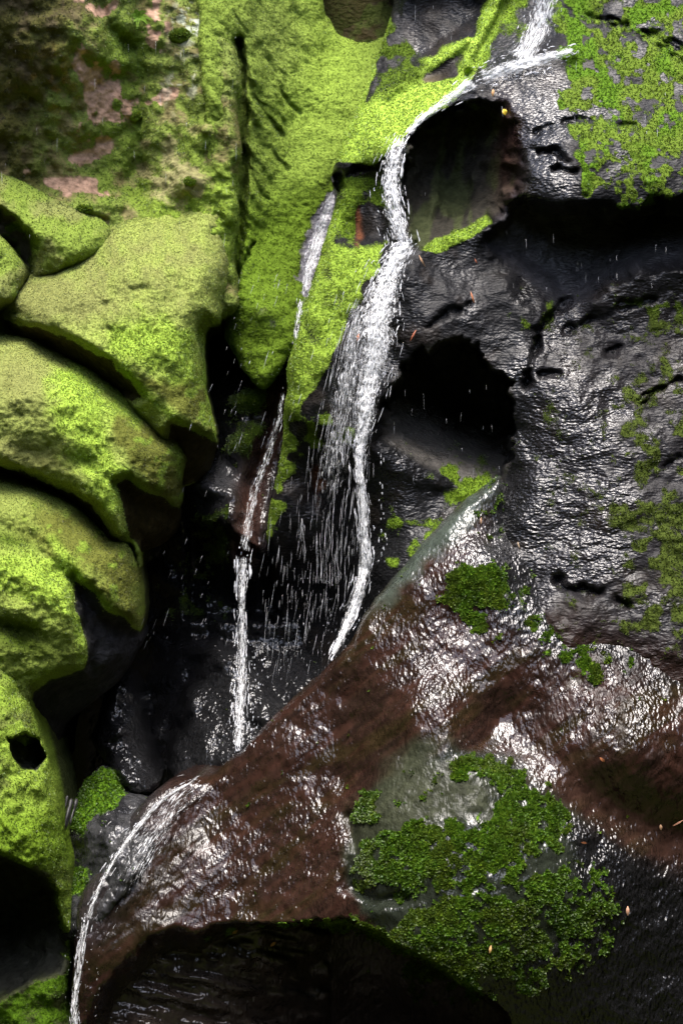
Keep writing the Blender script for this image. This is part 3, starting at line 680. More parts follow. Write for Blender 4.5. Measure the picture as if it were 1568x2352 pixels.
UN5 = [(-260, 1940), (0, 1962), (50, 1985), (95, 2010), (125, 2050), (140, 2110), (160, 2180), (140, 2230), (60, 2260), (0, 2290), (-260, 2330)]
HOLE = [(20, 1700), (60, 1688), (92, 1700), (106, 1740), (85, 1768), (50, 1762), (28, 1735)]
def s_b5(f, d):
    a = f.area(UN5, 12, 6)
    pit = tps([(-260, 1960, .15), (0, 1980, .1), (100, 2020, .15), (140, 2120, .35), (0, 2150, .0), (60, 2240, .38), (0, 2270, .42), (-260, 2300, .4)], f.U, f.V)
    d = d * (1 - a) + pit * a
    d = d - .35 * f.area(HOLE, 5, 4, 15)
    return d + .025 * f.n(40, 4, 15)
def p_b5(f):
    n = f.n(22, 4, 9)
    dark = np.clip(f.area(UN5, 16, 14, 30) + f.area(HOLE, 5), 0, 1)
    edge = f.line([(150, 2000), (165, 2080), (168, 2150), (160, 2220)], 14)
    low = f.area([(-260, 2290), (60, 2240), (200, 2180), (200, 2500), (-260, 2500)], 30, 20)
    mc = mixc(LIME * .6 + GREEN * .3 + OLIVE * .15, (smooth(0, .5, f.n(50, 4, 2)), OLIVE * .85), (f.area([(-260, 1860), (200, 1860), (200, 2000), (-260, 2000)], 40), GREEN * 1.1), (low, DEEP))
    return paint(mixc(np.array((.05, .06, .02)), (dark, np.array((.045, .046, .036)))), mc, 1.0 + .4 * n - 1.5 * dark + .8 * edge * (.6 + n) - .35 * low, .12)  # overhang and hole rock painted paler in place of bounced light
boulder([(-260, 1380), (-60, 1430), (0, 1492), (40, 1532), (76, 1600), (100, 1680), (122, 1780), (141, 1880), (157, 1960), (167, 2060), (171, 2150), (164, 2240), (160, 2320), (150, 2560), (-260, 2560)],
        [(-200, 1450, .4), (0, 1520, .50), (60, 1590, .48), (0, 1650, .68), (100, 1720, .58), (0, 1800, .82), (120, 1850, .66), (0, 1940, .92), (90, 1960, .82), (150, 2000, .68), (160, 2150, .60), (150, 2300, .62), (80, 2320, .66), (0, 2340, .66), (-200, 1900, .9), (-200, 2400, .7), (0, 2500, .7), (150, 2500, .7)],
        "lowest mossy boulder, with a dark hole in its side and a deep black overhang", s_b5, p_b5, 30000, 151, R=65, Rd=.32)

# ---- wedge rock and small ledge at the foot of the cavity
rock("wedge_rock", [(252, 1556), (282, 1540), (306, 1556), (326, 1620), (334, 1690), (352, 1750), (368, 1795), (335, 1822), (285, 1812), (238, 1745), (212, 1690), (232, 1630)],
     [(280, 1550, -.50), (225, 1690, -.35), (330, 1690, -.38), (270, 1680, -.22), (300, 1790, -.02), (355, 1790, -.1)], lambda f, d: d + .03 * f.n(30, 4, 5),
     lambda f: paint(mixc(BLACK * 1.4, (f.blob(320, 1680, 25, 90), GREY * .6)), mixc(GREEN * .4), .2 + .4 * f.n(20, 3, 3) - .3, 1.0, None, np.full(f.U.shape, 1.5)), M_CAVITY,
     "small glistening black wedge of rock standing in the cavity between boulders and slab", "rock", R=30, Rd=.14, back=.4, seed=171)
def p_ledge(f):
    g = f.area([(165, 1860), (200, 1790), (235, 1758), (275, 1780), (290, 1828), (250, 1858), (215, 1880), (190, 1910), (160, 1910)], 10, 10, 25) + .7 * f.area([(140, 1990), (175, 1985), (205, 2010), (190, 2050), (140, 2060)], 12, 12, 25)
    return paint(mixc(GREY * 1.1, (smooth(0, .5, f.n(30, 3, 4)), BLACK * 2)), mixc(DEEP * 1.1), g * 1.1 + .2 * f.n(16, 3, 6), .85)
rock("ledge_rock", [(130, 2080), (146, 1960), (158, 1880), (180, 1820), (205, 1782), (235, 1755), (272, 1774), (292, 1815), (340, 1830), (380, 1850), (340, 1980), (240, 2120), (150, 2160)],
     [(150, 1960, .1), (180, 1830, .02), (235, 1765, -.05), (285, 1810, .0), (250, 1860, .2), (200, 1920, .28), (320, 1870, .22), (240, 2000, .42), (170, 2080, .42), (200, 2110, .5)], lambda f, d: d + .02 * f.n(30, 4, 5), p_ledge, M_SLAB,
     "low grey wet ledge with a green moss cap beside the bottom of the stream", "rock", R=30, Rd=.12, back=.4, seed=181, tuft=dict(n=1800, size=(.008, .014), seed=9))

# ---- foreground slab
UND = [(225, 2330), (270, 2262), (318, 2205), (352, 2172), (410, 2160), (452, 2166), (505, 2142), (600, 2128), (700, 2124), (790, 2120), (850, 2134), (905, 2166), (952, 2194), (1005, 2222), (1070, 2262), (1160, 2330), (1200, 2560), (180, 2560)]
def s_slab(f, d):
    U, V = f.U, f.V
    a = f.area(UND, 9 + 22 * smooth(620, 420, U), 7)
    pit = tps([(240, 2340, .5), (330, 2200, .46), (450, 2180, .42), (560, 2160, .40), (500, 2260, .42), (700, 2220, .25), (850, 2150, .2), (1000, 2240, .3), (1100, 2350, .4), (750, 2350, .05), (450, 2360, .40), (300, 2420, .5), (900, 2500, .0), (600, 2560, .3)], U, V)
    pit = pit - .12 + .03 * f.n(26, 2, 91, su=2.6, ang=12) * (U < 760)
    d = d * (1 - a) + pit * a
    # bedding ribs following the flow, pool hollow, brow of the hump
    d = d + .002 * f.n(9, 3, 93, su=6, ang=-52) * f.area([(330, 1800), (800, 1480), (1000, 1500), (900, 1900), (600, 2120), (300, 2140)], 80)
    d = d + .0025 * f.n(9, 3, 95, su=5, ang=75) * f.area([(1050, 1400), (1800, 1480), (1800, 1900), (1200, 1760)], 80)
    d = d - .05 * f.line([(1130, 1700), (1250, 1755), (1360, 1830), (1500, 1900), (1700, 1990)], 55)
    d = d - .05 * f.line([(820, 2040), (865, 2075), (930, 2060)], 16) + .04 * f.blob(875, 2085, 30, 24)
    d = d - .05 * f.line([(800, 1880), (820, 1960), (800, 2040)], 18)
    d = d + .008 * f.n(90, 1, 97) + .003 * f.n(24, 1, 99) * (1 - a)
    return d
def p_slab(f):
    U, V = f.U, f.V
    n = f.n(24, 5, 101); n2 = f.n(60, 4, 103)
    und = f.area(UND, 6)
    blk = f.area([(1120, 1080), (1300, 1100), (1820, 1440), (1820, 1600), (1500, 1560), (1250, 1490), (1130, 1440), (1060, 1330)], 50, 20)
    hump = f.area([(890, 1790), (960, 1740), (1040, 1720), (1150, 1730), (1260, 1790), (1310, 1860), (1420, 1960), (1800, 2080), (1800, 2560), (1100, 2560), (1000, 2225), (900, 2170), (850, 2130), (800, 2040), (800, 1950), (830, 1830)], 14, 8)
    mz = [[(1020, 1750), (1080, 1735), (1200, 1770), (1200, 1800), (1120, 1800), (1040, 1780)], [(1150, 1800), (1260, 1800), (1310, 1880), (1290, 1960), (1160, 1960), (1130, 1880)],
          [(810, 1990), (850, 1920), (940, 1885), (1060, 1890), (1190, 1900), (1200, 2020), (1100, 2060), (1000, 2050), (920, 2060), (820, 2030)], [(960, 2070), (1100, 2040), (1300, 2000), (1340, 2100), (1260, 2200), (1080, 2230), (940, 2200), (890, 2150), (920, 2110)],
          [(815, 1840), (850, 1820), (860, 1880), (820, 1890)], [(690, 2118), (800, 2112), (900, 2150), (960, 2190), (940, 2200), (840, 2145), (700, 2135)]]
    g = 0
    for z in mz: g = np.maximum(g, f.area(z, 14, 16, 28, seed=8))
    g = np.maximum(g, .62 * f.area([(1250, 1980), (1420, 2000), (1420, 2200), (1200, 2280), (1000, 2300), (900, 2200), (1200, 2180)], 60, 30))
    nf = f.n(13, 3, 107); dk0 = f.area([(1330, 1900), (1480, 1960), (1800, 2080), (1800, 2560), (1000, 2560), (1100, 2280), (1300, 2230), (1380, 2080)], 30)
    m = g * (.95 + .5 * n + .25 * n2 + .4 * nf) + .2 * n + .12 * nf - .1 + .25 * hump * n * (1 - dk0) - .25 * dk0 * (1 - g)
    m = m + .7 * f.line([(470, 2150), (560, 2128), (700, 2122)], 7) * (.3 + n) + 1.3 * f.area([(1010, 1380), (1030, 1320), (1080, 1298), (1130, 1300), (1160, 1340), (1150, 1385), (1090, 1385), (1050, 1395)], 14, 14, 30) + .9 * (.5 + n) * f.area([(1060, 1400), (1110, 1410), (1160, 1470), (1130, 1480), (1080, 1440)], 14, 14) + .75 * (.5 + n) * f.area([(1230, 1470), (1300, 1460), (1400, 1530), (1420, 1570), (1330, 1550)], 20, 20) + blk * (.14 + .3 * n)
    greyt = f.area([(880, 1800), (900, 1740), (960, 1690), (1030, 1700), (1000, 1740), (1130, 1800), (1150, 1880), (1050, 1890), (850, 1930), (800, 1960), (800, 1880)], 40, 20)
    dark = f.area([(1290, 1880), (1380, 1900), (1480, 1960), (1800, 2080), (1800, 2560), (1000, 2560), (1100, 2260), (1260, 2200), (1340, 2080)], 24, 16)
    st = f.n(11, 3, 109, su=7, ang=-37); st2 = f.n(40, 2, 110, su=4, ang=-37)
    rc = mixc(SLAB, (smooth(.0, .5, st) * .5, SLAB * np.array((.45, .55, .6))), (smooth(.1, .6, st2) * .6, np.array((.016, .012, .004))), (smooth(-.1, -.6, st) * .5, SLAB * np.array((1.5, 1.25, 1.2))), (f.line([(330, 1800), (260, 1980), (190, 2120)], 60) * .7, GREY * .7), (hump, np.array((.014, .017, .012))), (greyt, np.array((.026, .029, .017))), (dark, BLACK), (und, np.array((.026, .020, .016))),  # undercut rock coloured paler than the slab to brighten its shade
              (blk, BLACK * 1.25), (f.area([(840, 1400), (909, 1310), (984, 1220), (1064, 1140), (1144, 1090), (1135, 1135), (1064, 1219), (984, 1289), (884, 1384)], 22, 12, 30), np.array((.040, .050, .040))), (f.line([(1250, 1760), (1400, 1850), (1600, 1960)], 50) * .8, SLAB * 1.5))
    mc = mixc(DEEP, (smooth(-.2, .5, n2), GREEN * .75), (f.area([(940, 2180), (1100, 2200), (700, 2200), (700, 2110), (840, 2110)], 30), GREEN))
    gl = np.clip(f.area([(930, 1400), (1060, 1390), (1050, 1500), (1060, 1640), (1110, 1690), (1000, 1690), (920, 1640), (940, 1520)], 40, 30, 40) + f.area([(1220, 1500), (1540, 1540), (1540, 1760), (1420, 1720), (1250, 1680)], 50, 40, 60)
                 + f.area([(640, 1880), (800, 1840), (810, 2080), (700, 2090)], 60, 40, 60) + .3 * f.area([(200, 1850), (420, 1800), (420, 2000), (200, 2180)], 60, 40, 60), 0, 1)
    rz = f.area([(1180, 1480), (1560, 1500), (1560, 1790), (1220, 1740)], 40)
    gap = rz * smooth(-.05, .35, f.n(15, 2, 113, su=5, ang=78))
    lf = f.area([(180, 1850), (440, 1800), (480, 1960), (400, 2140), (180, 2200)], 50, 20)
    wet = 1.0 - .62 * greyt * (.6 + .4 * (nf > 0)) - .25 * und * (U > 650) - .35 * gap - .22 * lf
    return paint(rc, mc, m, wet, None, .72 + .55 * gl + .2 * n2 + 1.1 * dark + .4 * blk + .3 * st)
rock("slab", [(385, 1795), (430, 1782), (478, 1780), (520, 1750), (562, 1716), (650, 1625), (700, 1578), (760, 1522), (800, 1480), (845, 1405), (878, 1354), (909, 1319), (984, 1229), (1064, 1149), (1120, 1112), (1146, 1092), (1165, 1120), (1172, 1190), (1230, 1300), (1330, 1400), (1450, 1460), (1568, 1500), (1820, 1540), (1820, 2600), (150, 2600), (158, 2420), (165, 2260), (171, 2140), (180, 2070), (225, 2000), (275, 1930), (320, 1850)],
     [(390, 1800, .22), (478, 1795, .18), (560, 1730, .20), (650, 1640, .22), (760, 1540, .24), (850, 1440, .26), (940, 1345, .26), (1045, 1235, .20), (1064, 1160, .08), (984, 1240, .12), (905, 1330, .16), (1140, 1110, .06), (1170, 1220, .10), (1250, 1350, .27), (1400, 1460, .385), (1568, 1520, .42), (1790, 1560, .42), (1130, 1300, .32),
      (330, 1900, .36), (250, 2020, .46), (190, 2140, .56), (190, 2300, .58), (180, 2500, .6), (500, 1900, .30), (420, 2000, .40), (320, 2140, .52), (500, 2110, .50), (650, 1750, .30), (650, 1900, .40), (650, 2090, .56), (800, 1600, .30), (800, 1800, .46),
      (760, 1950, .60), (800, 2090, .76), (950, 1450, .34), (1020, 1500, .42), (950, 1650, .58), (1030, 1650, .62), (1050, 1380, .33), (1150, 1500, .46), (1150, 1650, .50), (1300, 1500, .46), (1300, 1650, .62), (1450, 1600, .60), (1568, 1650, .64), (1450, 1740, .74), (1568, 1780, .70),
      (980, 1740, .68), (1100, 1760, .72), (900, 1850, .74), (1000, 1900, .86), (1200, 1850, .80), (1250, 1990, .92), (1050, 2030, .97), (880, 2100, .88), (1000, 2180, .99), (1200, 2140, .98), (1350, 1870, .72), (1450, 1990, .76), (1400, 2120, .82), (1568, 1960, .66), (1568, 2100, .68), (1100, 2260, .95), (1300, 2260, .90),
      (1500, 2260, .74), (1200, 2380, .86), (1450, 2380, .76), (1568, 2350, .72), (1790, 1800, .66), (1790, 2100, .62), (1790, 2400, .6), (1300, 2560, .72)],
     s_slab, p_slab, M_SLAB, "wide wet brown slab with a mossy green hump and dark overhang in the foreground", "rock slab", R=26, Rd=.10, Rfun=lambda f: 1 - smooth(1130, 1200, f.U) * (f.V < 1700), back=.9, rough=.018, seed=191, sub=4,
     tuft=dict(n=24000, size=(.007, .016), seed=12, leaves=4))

# ================================================================== water
def strands(path, n, length, radius, seed, spread=1.0, cling=True, wob=.25, rings=7, flat=1.0, core=.6, lift=.012, t0=0.0, t1=1.0):
    """many tapering threads of water that follow PATH, a list of (u, v, d, half width); d is a floor where the water falls free"""
    rg = np.random.default_rng(seed)
    P = catmull(path, 10, closed=False)
    seg = np.hypot(np.diff(P[:, 0]), np.diff(P[:, 1])); cum = np.concatenate([[0], np.cumsum(seg)]); tot = cum[-1]
    st = rg.uniform(t0 * tot - length[1] * .3, t1 * tot, n)
    L = rg.uniform(length[0], length[1], n) * rg.uniform(.5, 1, n)
    lat = np.clip(rg.normal(0, core, n), -1.25, 1.25) * spread
    rad = rg.uniform(radius[0], radius[1], n) * rg.uniform(.6, 1.3, n)
    s = np.linspace(0, 1, rings)
    q = np.clip(st[:, None] + L[:, None] * s[None], 0, tot)
    I = lambda k: np.interp(q, cum, P[:, k])
    u, v, d, w = I(0), I(1), I(2), I(3)
    tu, tv = np.gradient(P[:, 0], cum), np.gradient(P[:, 1], cum)
    tu, tv = np.interp(q, cum, tu), np.interp(q, cum, tv)
    m = np.hypot(tu, tv) + 1e-9
    nu_, nv_ = -tv / m, tu / m
    lt = lat[:, None] + wob * np.cumsum(rg.normal(0, .35, (n, rings)), 1) / rings
    off = lt * w
    u = u + nu_ * off; v = v + nv_ * off
    dd = depth_at(u, v) + lift
    d = np.maximum(d, dd) if cling else d
    d = d + rg.uniform(0, .03, (n, 1)) * (1 - .5 * np.abs(lat[:, None])) + rg.normal(0, .003, (n, rings))
    c = world(u, v, d)
    tg = np.gradient(c, axis=1); tg /= np.linalg.norm(tg, axis=2, keepdims=True) + 1e-9
    yv = np.array([0, -1.0, 0])
    sx = np.cross(tg, yv); sx /= np.linalg.norm(sx, axis=2, keepdims=True) + 1e-9
    sy = np.cross(sx, tg)
    prof = np.sin(np.pi * np.clip(s, .02, .985)) ** .6
    r = rad[:, None] * UNIT * prof[None] * np.clip(1 + rg.normal(0, .32, (n, rings)), .35, 2)
    ang = np.arange(5) * 2 * np.pi / 5
    V = c[:, :, None] + r[..., None, None] * (np.cos(ang)[None, None, :, None] * sx[:, :, None] + flat * np.sin(ang)[None, None, :, None] * sy[:, :, None])
    idx = np.arange(n * rings * 5).reshape(n, rings, 5)
    a, b = idx[:, :-1], idx[:, 1:]
    qd = np.stack([a, np.roll(a, -1, 2), np.roll(b, -1, 2), b], -1).reshape(-1, 4)
    caps = np.concatenate([idx[:, 0, [0, 2, 1]], idx[:, 0, [0, 3, 2]], idx[:, 0, [0, 4, 3]], idx[:, -1, [0, 1, 2]], idx[:, -1, [0, 2, 3]], idx[:, -1, [0, 3, 4]]])
    return V.reshape(-1, 3), qd, caps

def sheet(path, seed, lift=.012, cling=True, nl=13, spread=1.15, bulge=.02, fade=18):
    """a thin uneven skin of water along PATH with lengthwise (s) and crosswise (t) positions for its streaks"""
    P = catmull(path, 10, closed=False)
    seg = np.hypot(np.diff(P[:, 0]), np.diff(P[:, 1])); cum = np.concatenate([[0], np.cumsum(seg)]); tot = cum[-1]
    m = max(int(tot / 5), 4); q = np.linspace(0, tot, m)
    I = lambda k: np.interp(q, cum, P[:, k])
    u, v, d, w_ = I(0), I(1), I(2), I(3)
    tu, tv = np.gradient(u), np.gradient(v); h = np.hypot(tu, tv) + 1e-9
    t = np.linspace(-1, 1, nl)
    A, T = np.meshgrid(q, t, indexing='ij')
    edge = 1 + .3 * fbm(A / 30, T * 0 + np.sign(T) * 3.3, seed=seed)
    lat = T * spread * w_[:, None] * edge
    uu = u[:, None] - tv[:, None] / h[:, None] * lat; vv = v[:, None] + tu[:, None] / h[:, None] * lat
    dd = np.broadcast_to(d[:, None], uu.shape)
    if cling: dd = np.maximum(dd, depth_at(uu, vv) + lift)
    dd = dd + bulge * (1 - T * T) + .008 * fbm(A / 14, T * w_[:, None] / 5, seed=seed + 3)
    V = world(uu, vv, dd).reshape(-1, 3)
    i = np.arange(m * nl).reshape(m, nl)
    qd = np.stack([i[:-1, :-1], i[1:, :-1], i[1:, 1:], i[:-1, 1:]], -1).reshape(-1, 4)
    ends = np.minimum(smooth(0, 18, A), smooth(0, fade, tot - A))
    return V, qd, (A + 977 * seed).ravel(), (T * w_[:, None] * spread).ravel(), ((1 - np.abs(T) ** 2.2) * ends).ravel()

def sheets(name, mat, root, base, specs):
    k = 0; VV, QQ, AA, TT, EE = [], [], [], [], []
    for sp in specs:
        V, q, a, t, e = sp
        VV.append(V); QQ.append(q + k); AA.append(a); TT.append(t); EE.append(e); k += len(V)
    o = mesh_from(name, np.concatenate(VV) - base, np.concatenate(QQ), mat, root, floats={'along': np.concatenate(AA), 'across': np.concatenate(TT), 'body': np.concatenate(EE)})
    return tag(o, kind='stuff')

def water_sheet(name, dense=.0, sl=.045, sc=.30):
    m, t, N, L = mat_new(name)
    out = N.new("ShaderNodeOutputMaterial"); bs = N.new("ShaderNodeBsdfPrincipled"); tr = N.new("ShaderNodeBsdfTransparent"); mx = N.new("ShaderNodeMixShader")
    bs.inputs['Base Color'].default_value = (.86, .87, .87, 1); bs.inputs['Roughness'].default_value = .25
    def at(k):
        a = N.new("ShaderNodeAttribute"); a.attribute_name = k; return a.outputs['Fac']
    def mth(op, a, b):
        q = N.new("ShaderNodeMath"); q.operation = op
        for i, x in enumerate((a, b)):
            if isinstance(x, (int, float)): q.inputs[i].default_value = x
            else: L.new(x, q.inputs[i])
        return q.outputs[0]
    c = N.new("ShaderNodeCombineXYZ"); L.new(mth('MULTIPLY', at('along'), sl), c.inputs[0]); L.new(mth('MULTIPLY', at('across'), sc), c.inputs[1])
    n = N.new("ShaderNodeTexNoise"); n.inputs['Scale'].default_value = 1; n.inputs['Detail'].default_value = 5; n.inputs['Roughness'].default_value = .68; n.inputs['Distortion'].default_value = .6
    L.new(c.outputs[0], n.inputs['Vector'])
    e = mth('ADD', n.outputs[0], mth('MULTIPLY', mth('SUBTRACT', at('body'), .8), .34))
    r = N.new("ShaderNodeMapRange"); r.interpolation_type = 'SMOOTHSTEP'
    r.inputs[1].default_value = .43 - dense; r.inputs[2].default_value = .74 - dense
    L.new(e, r.inputs[0]); L.new(r.outputs[0], mx.inputs[0]); L.new(tr.outputs[0], mx.inputs[1]); L.new(bs.outputs[0], mx.inputs[2]); L.new(mx.outputs[0], out.inputs[0])
    bp = N.new("ShaderNodeBump"); bp.inputs['Distance'].default_value = .006; L.new(n.outputs[0], bp.inputs['Height']); L.new(bp.outputs[0], bs.inputs['Normal'])
    return m
M_SHEET = water_sheet("streaked_water", .0, .055, .36)
M_CASC = water_sheet("tumbling_water", -.01, .10, .20)
M_FILM = water_sheet("thin_film", -.09, .05, .34)
M_MID = water_sheet("broken_water", -.045, .06, .38)

def merge(*parts):
    k = 0; V, Q, T = [], [], []
    for v, q, t in parts:
        V.append(v); Q.append(q + k); T.append(t + k); k += len(v)
    return np.concatenate(V), np.concatenate(Q), np.concatenate(T)

def water(name, label, cat, parts, kind=None):
    """parts: {part name: (material, [strand sets])}"""
    root = bpy.data.objects.new(name, None); COL.objects.link(root)
    tag(root, label, cat, kind=kind)
    base = np.concatenate([x[0] for m, ss in parts.values() for x in ss]); base = np.array([*base.mean(0)[:2], base[:, 2].min()]); root.location = base
    for k, (m, ss) in parts.items():
        if len(ss[0]) == 5:
            sheets(k, m, root, base, ss); continue
        v, q, t = merge(*ss)
        tag(mesh_from(k, v - base, q, m, root, tris=t), kind='stuff')
    return root

top = [(1262, -60, -.6, 34), (1240, 50, -.6, 34), (1215, 110, -.5, 40), (1190, 150, -.4, 50)]
shelf = [(1325, 112, -.45, 10), (1250, 135, -.42, 20), (1170, 155, -.42, 24), (1095, 182, -.42, 22)]
run = [(1095, 182, -.42, 24), (1050, 215, -.4, 18), (1000, 250, -.38, 12), (955, 285, -.34, 10), (930, 315, -.3, 11)]
drop = [(935, 310, -.28, 14), (915, 350, -.22, 18), (905, 410, -.2, 24), (910, 470, -.18, 26), (925, 530, -.16, 24), (930, 560, -.15, 26)]
casc = [(945, 550, -.13, 22), (910, 590, -.1, 36), (884, 650, -.06, 42), (868, 720, -.02, 50), (862, 790, 0, 50), (850, 860, 0, 43), (838, 930, .02, 37), (829, 1000, .02, 25), (823, 1060, .02, 15), (828, 1110, .03, 11)]
tail = [(822, 1040, .02, 18), (826, 1090, .03, 13), (832, 1150, .03, 17), (836, 1220, .03, 20), (838, 1290, .03, 21), (826, 1350, .05, 20), (806, 1410, .08, 22), (785, 1460, .16, 14), (757, 1515, .27, 6)]
veil = [(838, 690, -.05, 22), (815, 780, -.02, 34), (800, 900, 0, 44), (780, 1040, .0, 54), (764, 1180, .0, 56), (758, 1340, .02, 50)]
def spray_mat(name, fac):
    m, t, N, L = mat_new(name)
    out = N.new("ShaderNodeOutputMaterial"); b = N.new("ShaderNodeBsdfPrincipled"); tr = N.new("ShaderNodeBsdfTransparent"); mx = N.new("ShaderNodeMixShader")
    b.inputs['Base Color'].default_value = (.7, .71, .74, 1); b.inputs['Roughness'].default_value = .15
    mx.inputs[0].default_value = fac; L.new(tr.outputs[0], mx.inputs[1]); L.new(b.outputs[0], mx.inputs[2]); L.new(mx.outputs[0], out.inputs[0])
    return m
M_SPRAY = spray_mat("spray_drops", .42)
M_WATER = spray_mat("white_thread", .66)
sh2 = lambda p, k, du=0, ww=1.0: [(x + du, y, z, r * ww) for x, y, z, r in p]
water("waterfall", "main white waterfall that breaks over the alcove lip and fans down the rock face", "waterfall", {
    'thread': (M_WATER, [strands(drop, 60, (20, 70), (.7, 2.0), 4, core=.5, wob=.7), strands(sh2(drop, 0, -16, 1.3), 70, (10, 36), (.5, 1.2), 5, core=.7),
                         strands(casc, 240, (10, 44), (.5, 1.3), 6, core=.55, wob=.5), strands(sh2(casc, 0, -14, 1.2), 150, (10, 44), (.4, .9), 7, core=.8),
                         strands(tail, 90, (16, 60), (.6, 1.6), 8, core=.6, wob=.8), strands([(874, 1040, .03, 6), (878, 1120, .03, 7), (880, 1200, .03, 8), (876, 1290, .03, 8)], 34, (5, 16), (.7, 1.7), 9),
                         strands(top, 90, (6, 18), (.6, 1.3), 1, core=.7), strands(shelf, 120, (6, 18), (.6, 1.6), 2, core=.8), strands(run, 50, (10, 30), (.6, 1.4), 3)]),
    'feeder': (M_SHEET, [sheet(top, 1), sheet(shelf, 3), sheet(sh2(shelf, 0, 0, .7), 4, .03), sheet(run, 5), sheet(run, 6, .025)]),
    'plunge': (M_CASC, [sheet(drop, 7, spread=.85), sheet(sh2(drop, 0, -12, 1.0), 9, .03)]),
    'cascade': (M_CASC, [sheet(casc, 10, nl=25), sheet(sh2(casc, 0, 5, .75), 11, .035, nl=21)]),
    'tail': (M_SHEET, [sheet(tail, 13, spread=.95), sheet(sh2(tail, 0, 2, .7), 14, .03)]),
    'veil': (M_FILM, [sheet(veil, 15, nl=25, fade=420), sheet(sh2(veil, 0, -12, .8), 16, .04, nl=21, fade=300)]),
    'drip': (M_SPRAY, [strands(veil, 240, (30, 100), (.22, .5), 10, core=.75)]),
})
ch = [(652, 890, -.8, 6), (640, 960, -.75, 10), (610, 1060, -.72, 12), (585, 1130, -.68, 14), (570, 1200, -.6, 18), (560, 1275, -.52, 18)]
fall2 = [(560, 1270, -.46, 18), (557, 1330, -.42, 17), (555, 1400, -.38, 14), (556, 1480, -.34, 17), (554, 1560, -.28, 20), (550, 1640, -.2, 20), (545, 1725, -.12, 20)]
water("waterfall", "thin second waterfall dropping from a brown channel into the dark cavity", "waterfall", {
    'thread': (M_WATER, [strands(ch, 40, (8, 26), (.5, 1.3), 21, core=.5), strands(fall2, 110, (10, 44), (.6, 1.6), 22, core=.6, wob=.9), strands([(545, 1285, -.45, 5), (543, 1330, -.44, 3), (541, 1362, -.43, 2)], 10, (20, 50), (1.2, 2.6), 23),
                           strands([(572, 1285, -.45, 5), (574, 1310, -.44, 3), (575, 1330, -.43, 2)], 6, (14, 30), (1.2, 2.4), 24), strands([(x + 34, y, z, 22) for x, y, z, r in fall2[3:]], 60, (4, 10), (.7, 1.5), 25)]),
    'channel': (M_FILM, [sheet(ch, 31), sheet(sh2(ch, 0, 2, .6), 32, .02)]),
    'plunge': (M_MID, [sheet(fall2, 33, spread=.95), sheet(sh2(fall2, 0, 2, .6), 34, .03)]),
})
low = [(462, 1782, .2, 5), (420, 1808, .3, 11), (380, 1832, .36, 14), (335, 1880, .45, 17), (295, 1930, .54, 17), (255, 1990, .62, 16), (220, 2060, .68, 16), (200, 2120, .7, 17)]
end = [(198, 2110, .70, 14), (190, 2160, .72, 12), (184, 2200, .73, 15), (180, 2240, .73, 14), (172, 2290, .74, 9), (172, 2330, .75, 17), (172, 2440, .76, 19)]
fan = [(455, 1800, .3, 24), (400, 1850, .42, 50), (345, 1940, .55, 66), (290, 2040, .66, 66), (240, 2150, .72, 50)]
water("stream", "narrow white stream running down the slab edge beside the lowest boulder", "stream", {
    'thread': (M_WATER, [strands(low, 70, (6, 24), (.4, 1.0), 31, core=.6), strands(end, 60, (14, 50), (.8, 2.0), 33, core=.5), strands(fan, 40, (6, 20), (.3, .5), 32, core=.6, lift=.006)]),
    'rill': (M_MID, [sheet(low, 41, .01, spread=.6), sheet(sh2(low, 0, 0, .45), 42, .02)]),
    'fan': (M_FILM, [sheet(fan, 43, .006, nl=25, bulge=.004, spread=.8, fade=200)]),
    'spout': (M_MID, [sheet(end, 44), sheet(sh2(end, 0, 0, .7), 45, .03)]),
})
gt = [(764, 440, -1.1, 8), (748, 490, -1.1, 18), (726, 560, -1.1, 24), (706, 630, -1.0, 20), (690, 700, -1.0, 10), (676, 790, -.9, 6)]
water("stream", "thin grey trickle sliding down the green gully beside the bright fin of rock", "stream", {
    'film': (M_MID, [sheet(gt, 51, .008, bulge=.004), sheet(sh2(gt, 0, 0, .7), 52, .014, bulge=.004)]),
    'thread': (M_SPRAY, [strands(gt, 60, (8, 30), (.4, .9), 53, core=.6, lift=.01)]),
})
